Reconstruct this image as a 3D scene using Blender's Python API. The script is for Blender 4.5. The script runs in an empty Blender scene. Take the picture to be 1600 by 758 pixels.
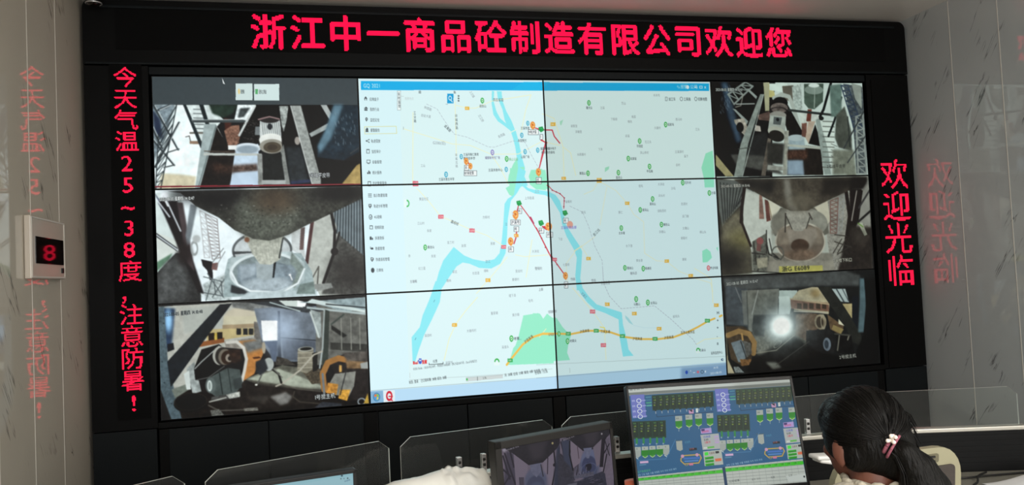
import bpy, bmesh, math, random
import numpy as np
from mathutils import Vector, Matrix, noise as mnoise

R = math.radians
sc = bpy.context.scene
col = sc.collection
random.seed(7)
rng = np.random.default_rng(7)

# ------------------------------------------------------------------ camera
CAM_LOC = Vector((-1.2207, -4.3094, 1.5303))
CAM_PITCH, CAM_ROLL, CAM_YAW, CAM_F = 0.04198989, 0.04667044, -0.22710425, 1266.99
cam_rot = (Matrix.Rotation(CAM_YAW, 3, 'Z') @ Matrix.Rotation(CAM_PITCH, 3, 'X')
           @ Matrix.Rotation(CAM_ROLL, 3, 'Y') @ Matrix.Rotation(R(90), 3, 'X'))
cd = bpy.data.cameras.new('camera')
cd.sensor_width = 36
cd.lens = 36 * CAM_F / 1600
cd.clip_start = 0.02
cam = bpy.data.objects.new('camera', cd)
cam.matrix_world = Matrix.Translation(CAM_LOC) @ cam_rot.to_4x4()
col.objects.link(cam)
sc.camera = cam

# ------------------------------------------------------------------ view, world, lights
sc.view_settings.view_transform = 'Standard'
sc.view_settings.look = 'None'
sc.view_settings.gamma = 1
sc.view_settings.use_curve_mapping = False
sc.view_settings.exposure = 0.0
try:
    sc.cycles.use_denoising = True
    sc.cycles.sample_clamp_indirect = 4.0
except Exception:
    pass

world = bpy.data.worlds.new('daylight')
sc.world = world
world.use_nodes = True
world.node_tree.nodes['Background'].inputs[0].default_value = (0.75, 0.85, 1.0, 1)
world.node_tree.nodes['Background'].inputs[1].default_value = 0.6

def area(name, loc, target, sx, sy, power, color):
    l = bpy.data.lights.new(name, 'AREA')
    l.shape = 'RECTANGLE'
    l.size, l.size_y, l.energy, l.color = sx, sy, power, color
    o = bpy.data.objects.new(name, l)
    o.location = loc
    o.rotation_euler = (Vector(target) - Vector(loc)).to_track_quat('-Z', 'Y').to_euler()
    col.objects.link(o)
    return o

ROOM_X, ROOM_Y, ROOM_Z = 2.40, -7.4, 3.02
# area lights added at unseen rear windows to brighten the room
area('window_daylight', (-0.9, ROOM_Y + 0.06, 1.75), (-0.9, 0, 1.5), 2.3, 1.5, 88, (0.96, 0.97, 0.98))
area('window_daylight', (1.5, ROOM_Y + 0.06, 1.75), (1.5, 0, 1.5), 1.3, 1.5, 78, (1.0, 0.93, 0.84))
# two unseen ceiling lamps added behind the camera to brighten the walls
for x_ in (-1.0, 1.0):
    area('added_lamp_light', (x_, -4.9, ROOM_Z - 0.06), (x_, -4.9, 0), 0.9, 0.5, 54, (1.0, 0.96, 0.90))

# ------------------------------------------------------------------ materials
def srgb(r, g, b):
    f = lambda c: (c / 255 / 12.92) if c / 255 <= 0.04045 else ((c / 255 + 0.055) / 1.055) ** 2.4
    return (f(r), f(g), f(b), 1)

def mat(name, color, rough=0.5, metal=0.0, spec=0.5, bump=0.0, bscale=60.0, var=0.0, vscale=8.0,
        stretch=(1, 1, 1), coat=0.0, trans=0.0, sheen=0.0):
    m = bpy.data.materials.new(name)
    m.use_nodes = True
    n, l = m.node_tree.nodes, m.node_tree.links
    b = n['Principled BSDF']
    b.inputs['Base Color'].default_value = color
    b.inputs['Roughness'].default_value = rough
    b.inputs['Metallic'].default_value = metal
    b.inputs['Specular IOR Level'].default_value = spec
    b.inputs['Coat Weight'].default_value = coat
    b.inputs['Transmission Weight'].default_value = trans
    b.inputs['Sheen Weight'].default_value = sheen
    tc = n.new('ShaderNodeTexCoord')
    mp = n.new('ShaderNodeMapping')
    mp.inputs['Scale'].default_value = stretch
    l.new(tc.outputs['Object'], mp.inputs[0])
    if var > 0:
        t = n.new('ShaderNodeTexNoise')
        t.inputs['Scale'].default_value = vscale
        t.inputs['Detail'].default_value = 5
        l.new(mp.outputs[0], t.inputs['Vector'])
        rp = n.new('ShaderNodeMapRange')
        rp.inputs['From Min'].default_value, rp.inputs['From Max'].default_value = 0.3, 0.7
        rp.inputs['To Min'].default_value, rp.inputs['To Max'].default_value = 1 - var, 1 + var
        l.new(t.outputs[0], rp.inputs[0])
        mx = n.new('ShaderNodeVectorMath')
        mx.operation = 'SCALE'
        mx.inputs[0].default_value = color[:3]
        l.new(rp.outputs[0], mx.inputs['Scale'])
        l.new(mx.outputs[0], b.inputs['Base Color'])
    if bump > 0:
        t = n.new('ShaderNodeTexNoise')
        t.inputs['Scale'].default_value = bscale
        t.inputs['Detail'].default_value = 4
        l.new(mp.outputs[0], t.inputs['Vector'])
        bp = n.new('ShaderNodeBump')
        bp.inputs['Strength'].default_value = bump
        bp.inputs['Distance'].default_value = 0.01
        l.new(t.outputs[0], bp.inputs['Height'])
        l.new(bp.outputs[0], b.inputs['Normal'])
    return m

def emis(name, color, strength, sampled=True):
    m = bpy.data.materials.new(name)
    m.use_nodes = True
    n, l = m.node_tree.nodes, m.node_tree.links
    n.clear()
    e = n.new('ShaderNodeEmission')
    e.inputs[0].default_value = color
    e.inputs[1].default_value = strength
    o = n.new('ShaderNodeOutputMaterial')
    l.new(e.outputs[0], o.inputs[0])
    if not sampled:
        try: m.cycles.emission_sampling = 'NONE'
        except Exception: pass
    return m

def display_mat(name, strength=1.0, rough=0.35):
    """A lit LCD: emits the picture stored in the colour attribute, matt anti-glare front."""
    m = bpy.data.materials.new(name)
    m.use_nodes = True
    n, l = m.node_tree.nodes, m.node_tree.links
    b = n['Principled BSDF']
    b.inputs['Base Color'].default_value = (0.004, 0.004, 0.004, 1)
    b.inputs['Roughness'].default_value = rough
    b.inputs['Specular IOR Level'].default_value = 0.16
    a = n.new('ShaderNodeAttribute')
    a.attribute_name = 'picture'
    l.new(a.outputs['Color'], b.inputs['Emission Color'])
    b.inputs['Emission Strength'].default_value = strength
    try: m.cycles.emission_sampling = 'NONE'
    except Exception: pass
    return m

def stone_mat(name, base, vein, rough=0.16, seed=0.0, spec=0.42):
    """Polished stone-look wall board: sparse slanted dark veins, thin vertical joints."""
    m = bpy.data.materials.new(name)
    m.use_nodes = True
    n, l = m.node_tree.nodes, m.node_tree.links
    b = n['Principled BSDF']
    b.inputs['Roughness'].default_value = rough
    b.inputs['Specular IOR Level'].default_value = spec
    tc = n.new('ShaderNodeTexCoord')
    def noise_at(rot, scl, nscale, det, loc=(0, 0, 0), dist=0.0):
        mp = n.new('ShaderNodeMapping')
        mp.inputs['Rotation'].default_value = rot
        mp2 = n.new('ShaderNodeMapping')
        mp2.inputs['Scale'].default_value = scl
        mp2.inputs['Location'].default_value = loc
        l.new(tc.outputs['Object'], mp.inputs[0])
        l.new(mp.outputs[0], mp2.inputs[0])
        t = n.new('ShaderNodeTexNoise')
        t.inputs['Scale'].default_value = nscale
        t.inputs['Detail'].default_value = det
        t.inputs['Distortion'].default_value = dist
        l.new(mp2.outputs[0], t.inputs['Vector'])
        return t.outputs[0]
    def ramp(src, a, bb):
        r = n.new('ShaderNodeMapRange')
        r.inputs['From Min'].default_value, r.inputs['From Max'].default_value = a, bb
        l.new(src, r.inputs[0])
        return r.outputs[0]
    def mul(a, bb):
        k = n.new('ShaderNodeMath'); k.operation = 'MULTIPLY'
        l.new(a, k.inputs[0])
        if isinstance(bb, float): k.inputs[1].default_value = bb
        else: l.new(bb, k.inputs[1])
        return k.outputs[0]
    # veins: thin bands of a stretched noise, broken up by a second noise
    v = noise_at((R(-34), 0, 0), (1, 26, 2.6), 1.0, 3.5, (seed, seed, seed), 0.25)
    d = n.new('ShaderNodeMath'); d.operation = 'SUBTRACT'; d.inputs[1].default_value = 0.5
    l.new(v, d.inputs[0])
    ab = n.new('ShaderNodeMath'); ab.operation = 'ABSOLUTE'
    l.new(d.outputs[0], ab.inputs[0])
    thin = ramp(ab.outputs[0], 0.022, 0.004)
    brk = ramp(noise_at((R(-34), 0, 0), (1, 7, 4.0), 1.0, 2.0, (seed + 5, 3, seed)), 0.585, 0.66)
    veins = mul(thin, brk)
    veins = mul(veins, 0.85)
    cloud = noise_at((0, 0, 0), (1, 1, 1), 2.2, 4, (seed, 0, 0))
    cr = n.new('ShaderNodeMapRange')
    cr.inputs['To Min'].default_value, cr.inputs['To Max'].default_value = 0.93, 1.07
    l.new(cloud, cr.inputs[0])
    sc_ = n.new('ShaderNodeVectorMath'); sc_.operation = 'SCALE'
    sc_.inputs[0].default_value = base[:3]
    l.new(cr.outputs[0], sc_.inputs['Scale'])
    mx = n.new('ShaderNodeMix'); mx.data_type = 'RGBA'
    l.new(veins, mx.inputs['Factor'])
    l.new(sc_.outputs[0], mx.inputs['A'])
    mx.inputs['B'].default_value = vein
    l.new(mx.outputs['Result'], b.inputs['Base Color'])
    return m

M = {}
M['stone_left'] = stone_mat('stone_board_left', srgb(196, 187, 172), srgb(70, 66, 62), rough=0.035, seed=1.3)
M['stone_right'] = stone_mat('stone_board_right', srgb(180, 184, 184), srgb(66, 66, 66), rough=0.025, seed=4.1, spec=0.95)
M['joint'] = mat('wall_joint_strip', srgb(205, 200, 190), 0.4)
M['ceiling'] = mat('ceiling_board', srgb(226, 220, 212), 0.24, spec=0.5)
M['floor'] = mat('floor_tile', srgb(150, 148, 142), 0.25, var=0.05)
M['rear'] = mat('rear_wall_paint', srgb(190, 188, 182), 0.7)
M['cab'] = mat('black_lacquered_steel', srgb(7, 7, 7), 0.5, spec=0.10)
M['cab_door'] = mat('black_cabinet_door', srgb(15, 19, 21), 0.5, spec=0.14)
M['cab_dark'] = mat('black_shadow_gap', srgb(10, 10, 10), 0.6)
M['led_board'] = mat('led_matrix_face', srgb(7, 7, 7), 0.7, spec=0.08)
M['bezel'] = mat('black_display_bezel', srgb(8, 8, 9), 0.45, spec=0.3)
M['red'] = emis('red_led_light', (1.0, 0.006, 0.052, 1), 1.5)
M['red_thin'] = emis('red_led_light_side', (1.0, 0.010, 0.050, 1), 1.5)
M['added_lamp_face'] = emis('added_lamp_diffuser', (1.0, 0.96, 0.9, 1), 3.0, False)  # glowing face of the added ceiling lamps
M['metal'] = mat('brushed_aluminium', srgb(190, 188, 180), 0.35, metal=0.75)
M['chrome'] = mat('chrome_clamp', srgb(215, 215, 215), 0.22, metal=0.8)
M['edge'] = mat('polished_acrylic_edge', srgb(225, 230, 225), 0.3)
M['partition'] = mat('black_partition_board', srgb(13, 14, 15), 0.55, spec=0.15)
M['desk'] = mat('grey_worktop', srgb(124, 122, 113), 0.4, var=0.04)
M['plastic_black'] = mat('black_plastic', srgb(11, 11, 12), 0.4, spec=0.3, bump=0.1, bscale=300)
M['plastic_grey'] = mat('grey_brown_plastic', srgb(20, 18, 16), 0.5, spec=0.35)
M['ivory'] = mat('ivory_plastic', srgb(158, 154, 128), 0.38, var=0.03)
M['mesh_dark'] = mat('dark_chair_panel', srgb(66, 60, 56), 0.8, bump=0.3, bscale=400)
M['white_plastic'] = mat('white_plastic', srgb(225, 226, 224), 0.35)
M['cream'] = mat('cream_wall_box', srgb(190, 180, 166), 0.25)
M['paper'] = mat('white_paper', srgb(225, 226, 228), 0.7, bump=0.2, bscale=20)
M['rubber'] = mat('black_rubber', srgb(14, 14, 14), 0.5)
M['salmon'] = mat('salmon_plastic', srgb(235, 120, 88), 0.4)
M['skin'] = mat('skin', srgb(104, 62, 48), 0.5, var=0.06, vscale=30)
M['blouse'] = mat('cream_cotton', srgb(176, 170, 154), 0.85, bump=0.4, bscale=90)
M['trousers'] = mat('dark_trousers', srgb(40, 42, 52), 0.85, bump=0.2)
M['shoe'] = mat('black_shoe', srgb(20, 20, 20), 0.5)
M['hair'] = mat('black_hair', srgb(8, 7, 6), 0.45, spec=0.16, bump=0.5, bscale=40, stretch=(6, 1.2, 1.2))
M['strand'] = mat('black_hair_strand', srgb(10, 8, 7), 0.42, spec=0.18)
M['tie'] = mat('mauve_elastic', srgb(150, 84, 100), 0.7, bump=0.4, bscale=200)
M['bead'] = mat('pearl_bead', srgb(235, 225, 215), 0.25)

def acrylic_mat():
    m = bpy.data.materials.new('clear_acrylic')
    m.use_nodes = True
    n, l = m.node_tree.nodes, m.node_tree.links
    n.clear()
    t = n.new('ShaderNodeBsdfTransparent'); t.inputs[0].default_value = (0.93, 0.95, 0.94, 1)
    g = n.new('ShaderNodeBsdfGlossy'); g.inputs['Roughness'].default_value = 0.01
    d = n.new('ShaderNodeBsdfDiffuse'); d.inputs[0].default_value = (0.7, 0.7, 0.68, 1)
    fr = n.new('ShaderNodeFresnel'); fr.inputs[0].default_value = 1.45
    m1 = n.new('ShaderNodeMixShader'); m2 = n.new('ShaderNodeMixShader')
    m2.inputs[0].default_value = 0.012
    o = n.new('ShaderNodeOutputMaterial')
    hf = n.new('ShaderNodeMath'); hf.operation = 'MULTIPLY'; hf.inputs[1].default_value = 0.5
    l.new(fr.outputs[0], hf.inputs[0]); l.new(hf.outputs[0], m1.inputs[0]); l.new(t.outputs[0], m1.inputs[1]); l.new(g.outputs[0], m1.inputs[2])
    l.new(m1.outputs[0], m2.inputs[1]); l.new(d.outputs[0], m2.inputs[2])
    l.new(m2.outputs[0], o.inputs[0])
    return m
M['acrylic'] = acrylic_mat()
m = mat('thin_white_plastic_film', srgb(240, 240, 234), 0.32, bump=0.35, bscale=14)
m.node_tree.nodes['Principled BSDF'].inputs['Alpha'].default_value = 0.93
M['film'] = m

# ------------------------------------------------------------------ object helpers
def link(name, me, material=None, parent=None, smooth=False):
    o = bpy.data.objects.new(name, me)
    if material is not None:
        me.materials.append(material)
    if smooth:
        me.polygons.foreach_set('use_smooth', [True] * len(me.polygons))
    col.objects.link(o)
    if parent is not None:
        o.parent = parent
    return o

def from_bm(name, bm, material, parent=None, smooth=False):
    me = bpy.data.meshes.new(name)
    bmesh.ops.recalc_face_normals(bm, faces=bm.faces[:])
    bm.to_mesh(me)
    bm.free()
    return link(name, me, material, parent, smooth)

def thing(name, label, cat, loc=(0, 0, 0), rotz=0.0, group=None):
    o = bpy.data.objects.new(name, None)
    o.empty_display_size = 0.05
    o.location = loc
    o.rotation_euler = (0, 0, rotz)
    o['label'] = label
    o['category'] = cat
    if group: o['group'] = group
    col.objects.link(o)
    return o

def tag(o, label, cat, group=None):
    o['label'] = label
    o['category'] = cat
    if group: o['group'] = group
    return o

def struct(o):
    o['kind'] = 'structure'
    return o

def add_box(bm, c, s, rot=None, bev=0.0):
    """box of size s centred on c, optional 3x3 rotation and bevel"""
    r = bmesh.ops.create_cube(bm, size=1.0)
    vs = r['verts']
    for v in vs:
        v.co = Vector((v.co.x * s[0], v.co.y * s[1], v.co.z * s[2]))
    if bev > 0:
        es = list({e for v in vs for e in v.link_edges})
        rr = bmesh.ops.bevel(bm, geom=es, offset=bev, segments=2, affect='EDGES', profile=0.6)
        vs = list({v for f in rr['faces'] for v in f.verts} | {v for v in vs if v.is_valid})
    for v in vs:
        p = v.co
        if rot is not None: p = rot @ p
        v.co = p + Vector(c)
    return vs

def box(name, c, s, material, parent=None, rot=None, bev=0.0):
    bm = bmesh.new()
    add_box(bm, c, s, rot, bev)
    return from_bm(name, bm, material, parent)

def add_tube(bm, pts, rad, seg=10, cap=True):
    pts = [Vector(p) for p in pts]
    rads = rad if isinstance(rad, (list, tuple)) else [rad] * len(pts)
    rings = []
    up = Vector((0, 0, 1))
    for i, p in enumerate(pts):
        t = (pts[min(i + 1, len(pts) - 1)] - pts[max(i - 1, 0)]).normalized()
        a = up if abs(t.dot(up)) < 0.9 else Vector((1, 0, 0))
        x = t.cross(a).normalized()
        y = t.cross(x).normalized()
        rings.append([bm.verts.new(p + (x * math.cos(2 * math.pi * k / seg) + y * math.sin(2 * math.pi * k / seg)) * rads[i])
                      for k in range(seg)])
    for a, b in zip(rings, rings[1:]):
        for k in range(seg):
            bm.faces.new((a[k], a[(k + 1) % seg], b[(k + 1) % seg], b[k]))
    if cap:
        bm.faces.new(rings[0][::-1]); bm.faces.new(rings[-1])

def add_ell(bm, c, r, rot=None, u=20, v=14):
    q = bmesh.ops.create_uvsphere(bm, u_segments=u, v_segments=v, radius=1.0)
    for w in q['verts']:
        p = Vector((w.co.x * r[0], w.co.y * r[1], w.co.z * r[2]))
        if rot is not None: p = rot @ p
        w.co = p + Vector(c)

def add_caps(bm, pts, rads, seg=14):
    """tapered limb with round joints"""
    add_tube(bm, pts, list(rads), seg)
    for p, r in zip(pts, rads):
        add_ell(bm, p, (r, r, r), u=seg, v=max(6, seg // 2))

def add_prism(bm, poly, y0, y1):
    """polygon in x,z extruded from y0 to y1"""
    a = [bm.verts.new((x, y0, z)) for x, z in poly]
    b = [bm.verts.new((x, y1, z)) for x, z in poly]
    bm.faces.new(a)
    bm.faces.new(b[::-1])
    k = len(poly)
    for i in range(k):
        bm.faces.new((a[i], a[(i + 1) % k], b[(i + 1) % k], b[i]))

def melt(bm, voxel, smooth_iter=6):
    """fuse overlapping solids of a bmesh into one continuous surface"""
    bmesh.ops.recalc_face_normals(bm, faces=bm.faces[:])
    me = bpy.data.meshes.new('tmp'); bm.to_mesh(me); bm.free()
    o = bpy.data.objects.new('tmp', me); col.objects.link(o)
    md = o.modifiers.new('r', 'REMESH'); md.mode = 'VOXEL'; md.voxel_size = voxel
    md2 = o.modifiers.new('s', 'SMOOTH'); md2.iterations = smooth_iter; md2.factor = 0.5
    bpy.context.view_layer.update()
    out = bpy.data.meshes.new_from_object(o.evaluated_get(bpy.context.evaluated_depsgraph_get()))
    bpy.data.objects.remove(o); bpy.data.meshes.remove(me)
    return out

# ------------------------------------------------------------------ pictures shown on the displays
# Each lit display carries its picture as a colour attribute on a fine grid; the
# pictures are drawn here with plain polygons, lines, discs and letters.
_glyphs = {}
GN = 56
def _fill(mask, pts, x0, y0):
    h, w = mask.shape
    ys, xs = np.mgrid[0:h, 0:w]
    xs = xs + x0 + 0.5; ys = ys + y0 + 0.5
    ins = np.zeros((h, w), bool)
    n = len(pts)
    for i in range(n):
        ax, ay = pts[i]; bx, by = pts[(i + 1) % n]
        if ay == by: continue
        c = (ay > ys) != (by > ys)
        ins ^= c & (xs < (bx - ax) * (ys - ay) / (by - ay) + ax)
    mask |= ins

def glyph(ch, bold=0.0):
    key = (ch, bold)
    if key in _glyphs: return _glyphs[key]
    S = GN * 2
    mask = np.zeros((S, S), bool)
    c = bpy.data.curves.new('g', 'FONT')
    c.body = ch
    c.resolution_u = 3
    o = bpy.data.objects.new('g', c)
    col.objects.link(o)
    bpy.context.view_layer.update()
    me = bpy.data.meshes.new_from_object(o.evaluated_get(bpy.context.evaluated_depsgraph_get()))
    wide = ord(ch) > 0x2E80
    co = [(v.co.x, v.co.y) for v in me.vertices]
    adv = 1.0 if wide else (max([p[0] for p in co] or [0.25]) + 0.07)
    for p in me.polygons:
        q = [(co[i][0] * S * 0.98, (0.87 - co[i][1]) * S) for i in p.vertices]
        x0 = max(0, int(min(a for a, _ in q)) - 1); x1 = min(S, int(max(a for a, _ in q)) + 2)
        y0 = max(0, int(min(b for _, b in q)) - 1); y1 = min(S, int(max(b for _, b in q)) + 2)
        if x1 > x0 and y1 > y0:
            _fill(mask[y0:y1, x0:x1], q, x0, y0)
    bpy.data.objects.remove(o); bpy.data.meshes.remove(me); bpy.data.curves.remove(c)
    rb = int(round(bold * S))
    if rb > 0:
        src = mask.copy()
        for dy in range(-rb, rb + 1):
            for dx in range(-rb, rb + 1):
                if dx * dx + dy * dy <= rb * rb + 0.5:
                    mask |= np.roll(np.roll(src, dy, 0), dx, 1)
    g = mask.astype(np.float32).reshape(GN, 2, GN, 2).mean((1, 3))
    _glyphs[key] = (g, adv)
    return _glyphs[key]

def homog(src, dst):
    A = []; b = []
    for (x, y), (u, v) in zip(src, dst):
        A.append([x, y, 1, 0, 0, 0, -u * x, -u * y]); b.append(u)
        A.append([0, 0, 0, x, y, 1, -v * x, -v * y]); b.append(v)
    h = np.linalg.solve(np.array(A, float), np.array(b, float))
    return np.append(h, 1).reshape(3, 3)

def vnoise(h, w, cell, oct=3, seed=0):
    r = np.random.default_rng(seed)
    out = np.zeros((h, w), np.float32); amp = 1.0; tot = 0
    for o in range(oct):
        gh, gw = int(h / cell) + 3, int(w / cell) + 3
        g = r.random((gh, gw)).astype(np.float32)
        y = np.arange(h) / cell; x = np.arange(w) / cell
        yi = y.astype(int); xi = x.astype(int)
        fy = (y - yi)[:, None]; fx = (x - xi)[None]
        fy = fy * fy * (3 - 2 * fy); fx = fx * fx * (3 - 2 * fx)
        a = g[yi][:, xi]; b = g[yi][:, xi + 1]; c = g[yi + 1][:, xi]; d = g[yi + 1][:, xi + 1]
        out += amp * ((a * (1 - fx) + b * fx) * (1 - fy) + (c * (1 - fx) + d * fx) * fy)
        tot += amp; amp *= 0.55; cell = max(1.5, cell / 2.1)
    return out / tot

class Canvas:
    def __init__(s, W, H, ss, src_quad, base=(0, 0, 0)):
        s.W, s.H, s.ss = W * ss, H * ss, ss
        s.a = np.zeros((s.H, s.W, 3), np.float32) + np.array(base, np.float32) / 255
        s.h = homog(src_quad, [(0, 0), (s.W, 0), (s.W, s.H), (0, s.H)])
        s.o = (0, 0, 1); s.clip = (0, 0, s.W, s.H)
    def crop(s, ox, oy, k): s.o = (ox, oy, k)
    def T(s, x, y):
        ox, oy, k = s.o
        p = s.h @ np.array([ox + x / k, oy + y / k, 1.0])
        return p[0] / p[2], p[1] / p[2]
    def sc(s, x, y):
        a = s.T(x, y); b = s.T(x + 1, y); c = s.T(x, y + 1)
        return math.hypot(b[0] - a[0], b[1] - a[1]), math.hypot(c[0] - a[0], c[1] - a[1])
    def bb(s, q, pad=2):
        x0 = max(s.clip[0], int(min(p[0] for p in q) - pad)); x1 = min(s.clip[2], int(max(p[0] for p in q) + pad + 1))
        y0 = max(s.clip[1], int(min(p[1] for p in q) - pad)); y1 = min(s.clip[3], int(max(p[1] for p in q) + pad + 1))
        return (x0, y0, x1, y1) if x1 > x0 and y1 > y0 else None
    def blend(s, b, m, c):
        x0, y0, x1, y1 = b
        m = m[..., None]
        v = s.a[y0:y1, x0:x1]
        v[:] = v * (1 - m) + m * (np.asarray(c, np.float32) / 255)
    def poly(s, pts, c, a=1.0, blur=0, c2=None, grain=0.0, gs=14, raw=False):
        q = pts if raw else [s.T(*p) for p in pts]
        b = s.bb(q, 2 + blur * 2)
        if not b: return
        m = np.zeros((b[3] - b[1], b[2] - b[0]), bool)
        _fill(m, q, b[0], b[1])
        m = m.astype(np.float32)
        if blur:
            for _ in range(2):
                k = int(blur)
                cs = np.cumsum(np.pad(m, ((k + 1, k), (0, 0)), mode='edge'), 0); m = (cs[2 * k + 1:] - cs[:-2 * k - 1]) / (2 * k + 1)
                cs = np.cumsum(np.pad(m, ((0, 0), (k + 1, k)), mode='edge'), 1); m = (cs[:, 2 * k + 1:] - cs[:, :-2 * k - 1]) / (2 * k + 1)
        col_ = np.asarray(c, np.float32)
        if c2 is not None:      # vertical blend from c to c2
            t = np.linspace(0, 1, m.shape[0], dtype=np.float32)[:, None, None]
            col_ = col_ * (1 - t) + np.asarray(c2, np.float32) * t
        if grain:
            nz = vnoise(m.shape[0], m.shape[1], gs, 4, int(b[0] * 7 + b[1])) - 0.5
            col_ = np.clip(col_ * (1 + nz[..., None] * 2 * grain), 0, 255)
        s.blend(b, m * a, col_)
    def line(s, pts, w, c, a=1.0, dash=None):
        q = [s.T(*p) for p in pts]
        k = sum(s.sc(*pts[0])) / 2
        w = max(w * k, 1.2)
        off = 0.0
        for p0, p1 in zip(q, q[1:]):
            L = math.hypot(p1[0] - p0[0], p1[1] - p0[1])
            if L < 1e-6: continue
            segs = [(0, 1)]
            if dash:
                d, g = dash[0] * k, dash[1] * k
                segs = []; t = -off
                while t < L:
                    if t + d > 0: segs.append((max(0, t) / L, min(L, t + d) / L))
                    t += d + g
                off = (off + L) % (d + g)
            for u0, u1 in segs:
                a0 = (p0[0] + (p1[0] - p0[0]) * u0, p0[1] + (p1[1] - p0[1]) * u0)
                a1 = (p0[0] + (p1[0] - p0[0]) * u1, p0[1] + (p1[1] - p0[1]) * u1)
                b = s.bb([a0, a1], w / 2 + 2)
                if not b: continue
                ys, xs = np.mgrid[b[1]:b[3], b[0]:b[2]].astype(np.float32)
                dx, dy = a1[0] - a0[0], a1[1] - a0[1]
                t = np.clip(((xs - a0[0]) * dx + (ys - a0[1]) * dy) / (dx * dx + dy * dy + 1e-9), 0, 1)
                dd = np.hypot(xs - a0[0] - t * dx, ys - a0[1] - t * dy)
                s.blend(b, np.clip(w / 2 - dd + 0.5, 0, 1) * a, c)
    def ell(s, cx, cy, rx, ry, c, a=1.0, soft=0.0, ring=None, ang=0.0, grain=0.0):
        X, Y = s.T(cx, cy); kx, ky = s.sc(cx, cy)
        rx *= kx; ry *= ky
        m_ = max(rx, ry) * (1 + soft) + 2
        b = s.bb([(X - m_, Y - m_), (X + m_, Y + m_)])
        if not b: return
        ys, xs = np.mgrid[b[1]:b[3], b[0]:b[2]].astype(np.float32)
        dx, dy = xs - X, ys - Y
        ca, sa = math.cos(ang), math.sin(ang)
        d = np.hypot((dx * ca + dy * sa) / rx, (-dx * sa + dy * ca) / ry)
        if ring is not None:
            w = ring * kx / rx / 2
            m = np.clip((w - np.abs(d - 1)) * rx + 0.5, 0, 1)
        elif soft > 0:
            m = np.clip((1 + soft - d) / (2 * soft), 0, 1); m = m * m * (3 - 2 * m)
        else:
            m = np.clip((1 - d) * min(rx, ry) + 0.5, 0, 1)
        cc = np.asarray(c, np.float32)
        if grain:
            nz = vnoise(m.shape[0], m.shape[1], 14, 4, int(b[0] + b[1])) - 0.5
            cc = np.clip(cc * (1 + nz[..., None] * 2 * grain), 0, 255)
        s.blend(b, m * a, cc)
    def text(s, t, x, y, h, c, a=1.0, wf=1.0, ang=0.0, vert=False, bold=0.0, edge=None):
        """left-centre at x,y; ang in degrees, clockwise in the picture"""
        X, Y = s.T(x, y)
        kx, ky = s.sc(x, y)
        hh = h * ky; ww = h * wf * kx
        ca, sa = math.cos(R(ang)), math.sin(R(ang))
        pen = 0.0
        for ch in t:
            if ch == ' ':
                pen += 0.4; continue
            g, adv = glyph(ch, bold)
            # cell origin along baseline direction
            if vert:
                ox, oy = X - ww / 2, Y + pen * hh * 1.1
            else:
                ox = X + ca * pen * ww + sa * hh / 2; oy = Y + sa * pen * ww - ca * hh / 2
            cs = [(ox + ca * u * ww - sa * v * hh, oy + sa * u * ww + ca * v * hh) for u, v in ((0, 0), (1, 0), (1, 1), (0, 1))]
            b = s.bb(cs, 1)
            if b:
                ys, xs = np.mgrid[b[1]:b[3], b[0]:b[2]].astype(np.float32)
                dx, dy = xs + 0.5 - ox, ys + 0.5 - oy
                u = (ca * dx + sa * dy) / ww * GN; v = (-sa * dx + ca * dy) / hh * GN
                # average a 3x3 footprint of the glyph mask
                m = np.zeros_like(u)
                for du in (-0.33, 0, 0.33):
                    for dv in (-0.33, 0, 0.33):
                        uu = (u + du * GN / ww).astype(int); vv = (v + dv * GN / hh).astype(int)
                        ok = (uu >= 0) & (uu < GN) & (vv >= 0) & (vv < GN) & (u >= 0) & (v >= 0)
                        m += np.where(ok, g[np.clip(vv, 0, GN - 1), np.clip(uu, 0, GN - 1)], 0) / 9
                if edge is not None:
                    m2 = m.copy()
                    for ax_ in (0, 1):
                        for d_ in (-1, 1, 2): m2 = np.maximum(m2, np.roll(m, d_, ax_))
                    s.blend(b, np.clip(m2 * 1.3, 0, 1) * a * 0.8, edge)
                s.blend(b, np.clip(m * 1.35, 0, 1) * a, c)
            pen += adv if not vert else 1.0
    def grime(s, rect, amt, cell, seed=0, mono=True):
        x0, y0, x1, y1 = rect
        n = vnoise(y1 - y0, x1 - x0, cell, 4, seed) - 0.5
        s.a[y0:y1, x0:x1] *= (1 + 2 * amt * n[..., None])
    def contrast(s, rect, k, piv=0.42, lift=0.0):
        x0, y0, x1, y1 = rect
        v = s.a[y0:y1, x0:x1]
        n = vnoise(y1 - y0, x1 - x0, 30, 6, x0 + y0) - 0.5
        v[:] = v * 0.72 + v.mean(-1, keepdims=True) * 0.28
        v[:] = np.clip((v - piv) * k + piv + lift, 0.015, 1.0) * (1 + (0.75 * (1 - np.clip(v.mean(-1, keepdims=True) * 1.1, 0, 0.8))) * n[..., None])
        s.soften(rect, 2)
    def mult(s, rect, f):
        x0, y0, x1, y1 = rect
        s.a[y0:y1, x0:x1] *= np.asarray(f, np.float32)
    def soften(s, rect, k):
        x0, y0, x1, y1 = rect
        v = s.a[y0:y1, x0:x1]
        p = np.pad(v, ((k, k), (k, k), (0, 0)), mode='edge')
        acc = sum(p[i:i + v.shape[0], j:j + v.shape[1]] for i in range(0, 2 * k + 1) for j in range(0, 2 * k + 1))
        v[:] = acc / (2 * k + 1) ** 2
    def out(s):
        k = s.ss
        v = s.a.reshape(s.H // k, k, s.W // k, k, 3).mean((1, 3))
        v = np.clip(v, 0, 1)
        return np.where(v <= 0.04045, v / 12.92, ((v + 0.055) / 1.055) ** 2.4).astype(np.float32)

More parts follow.
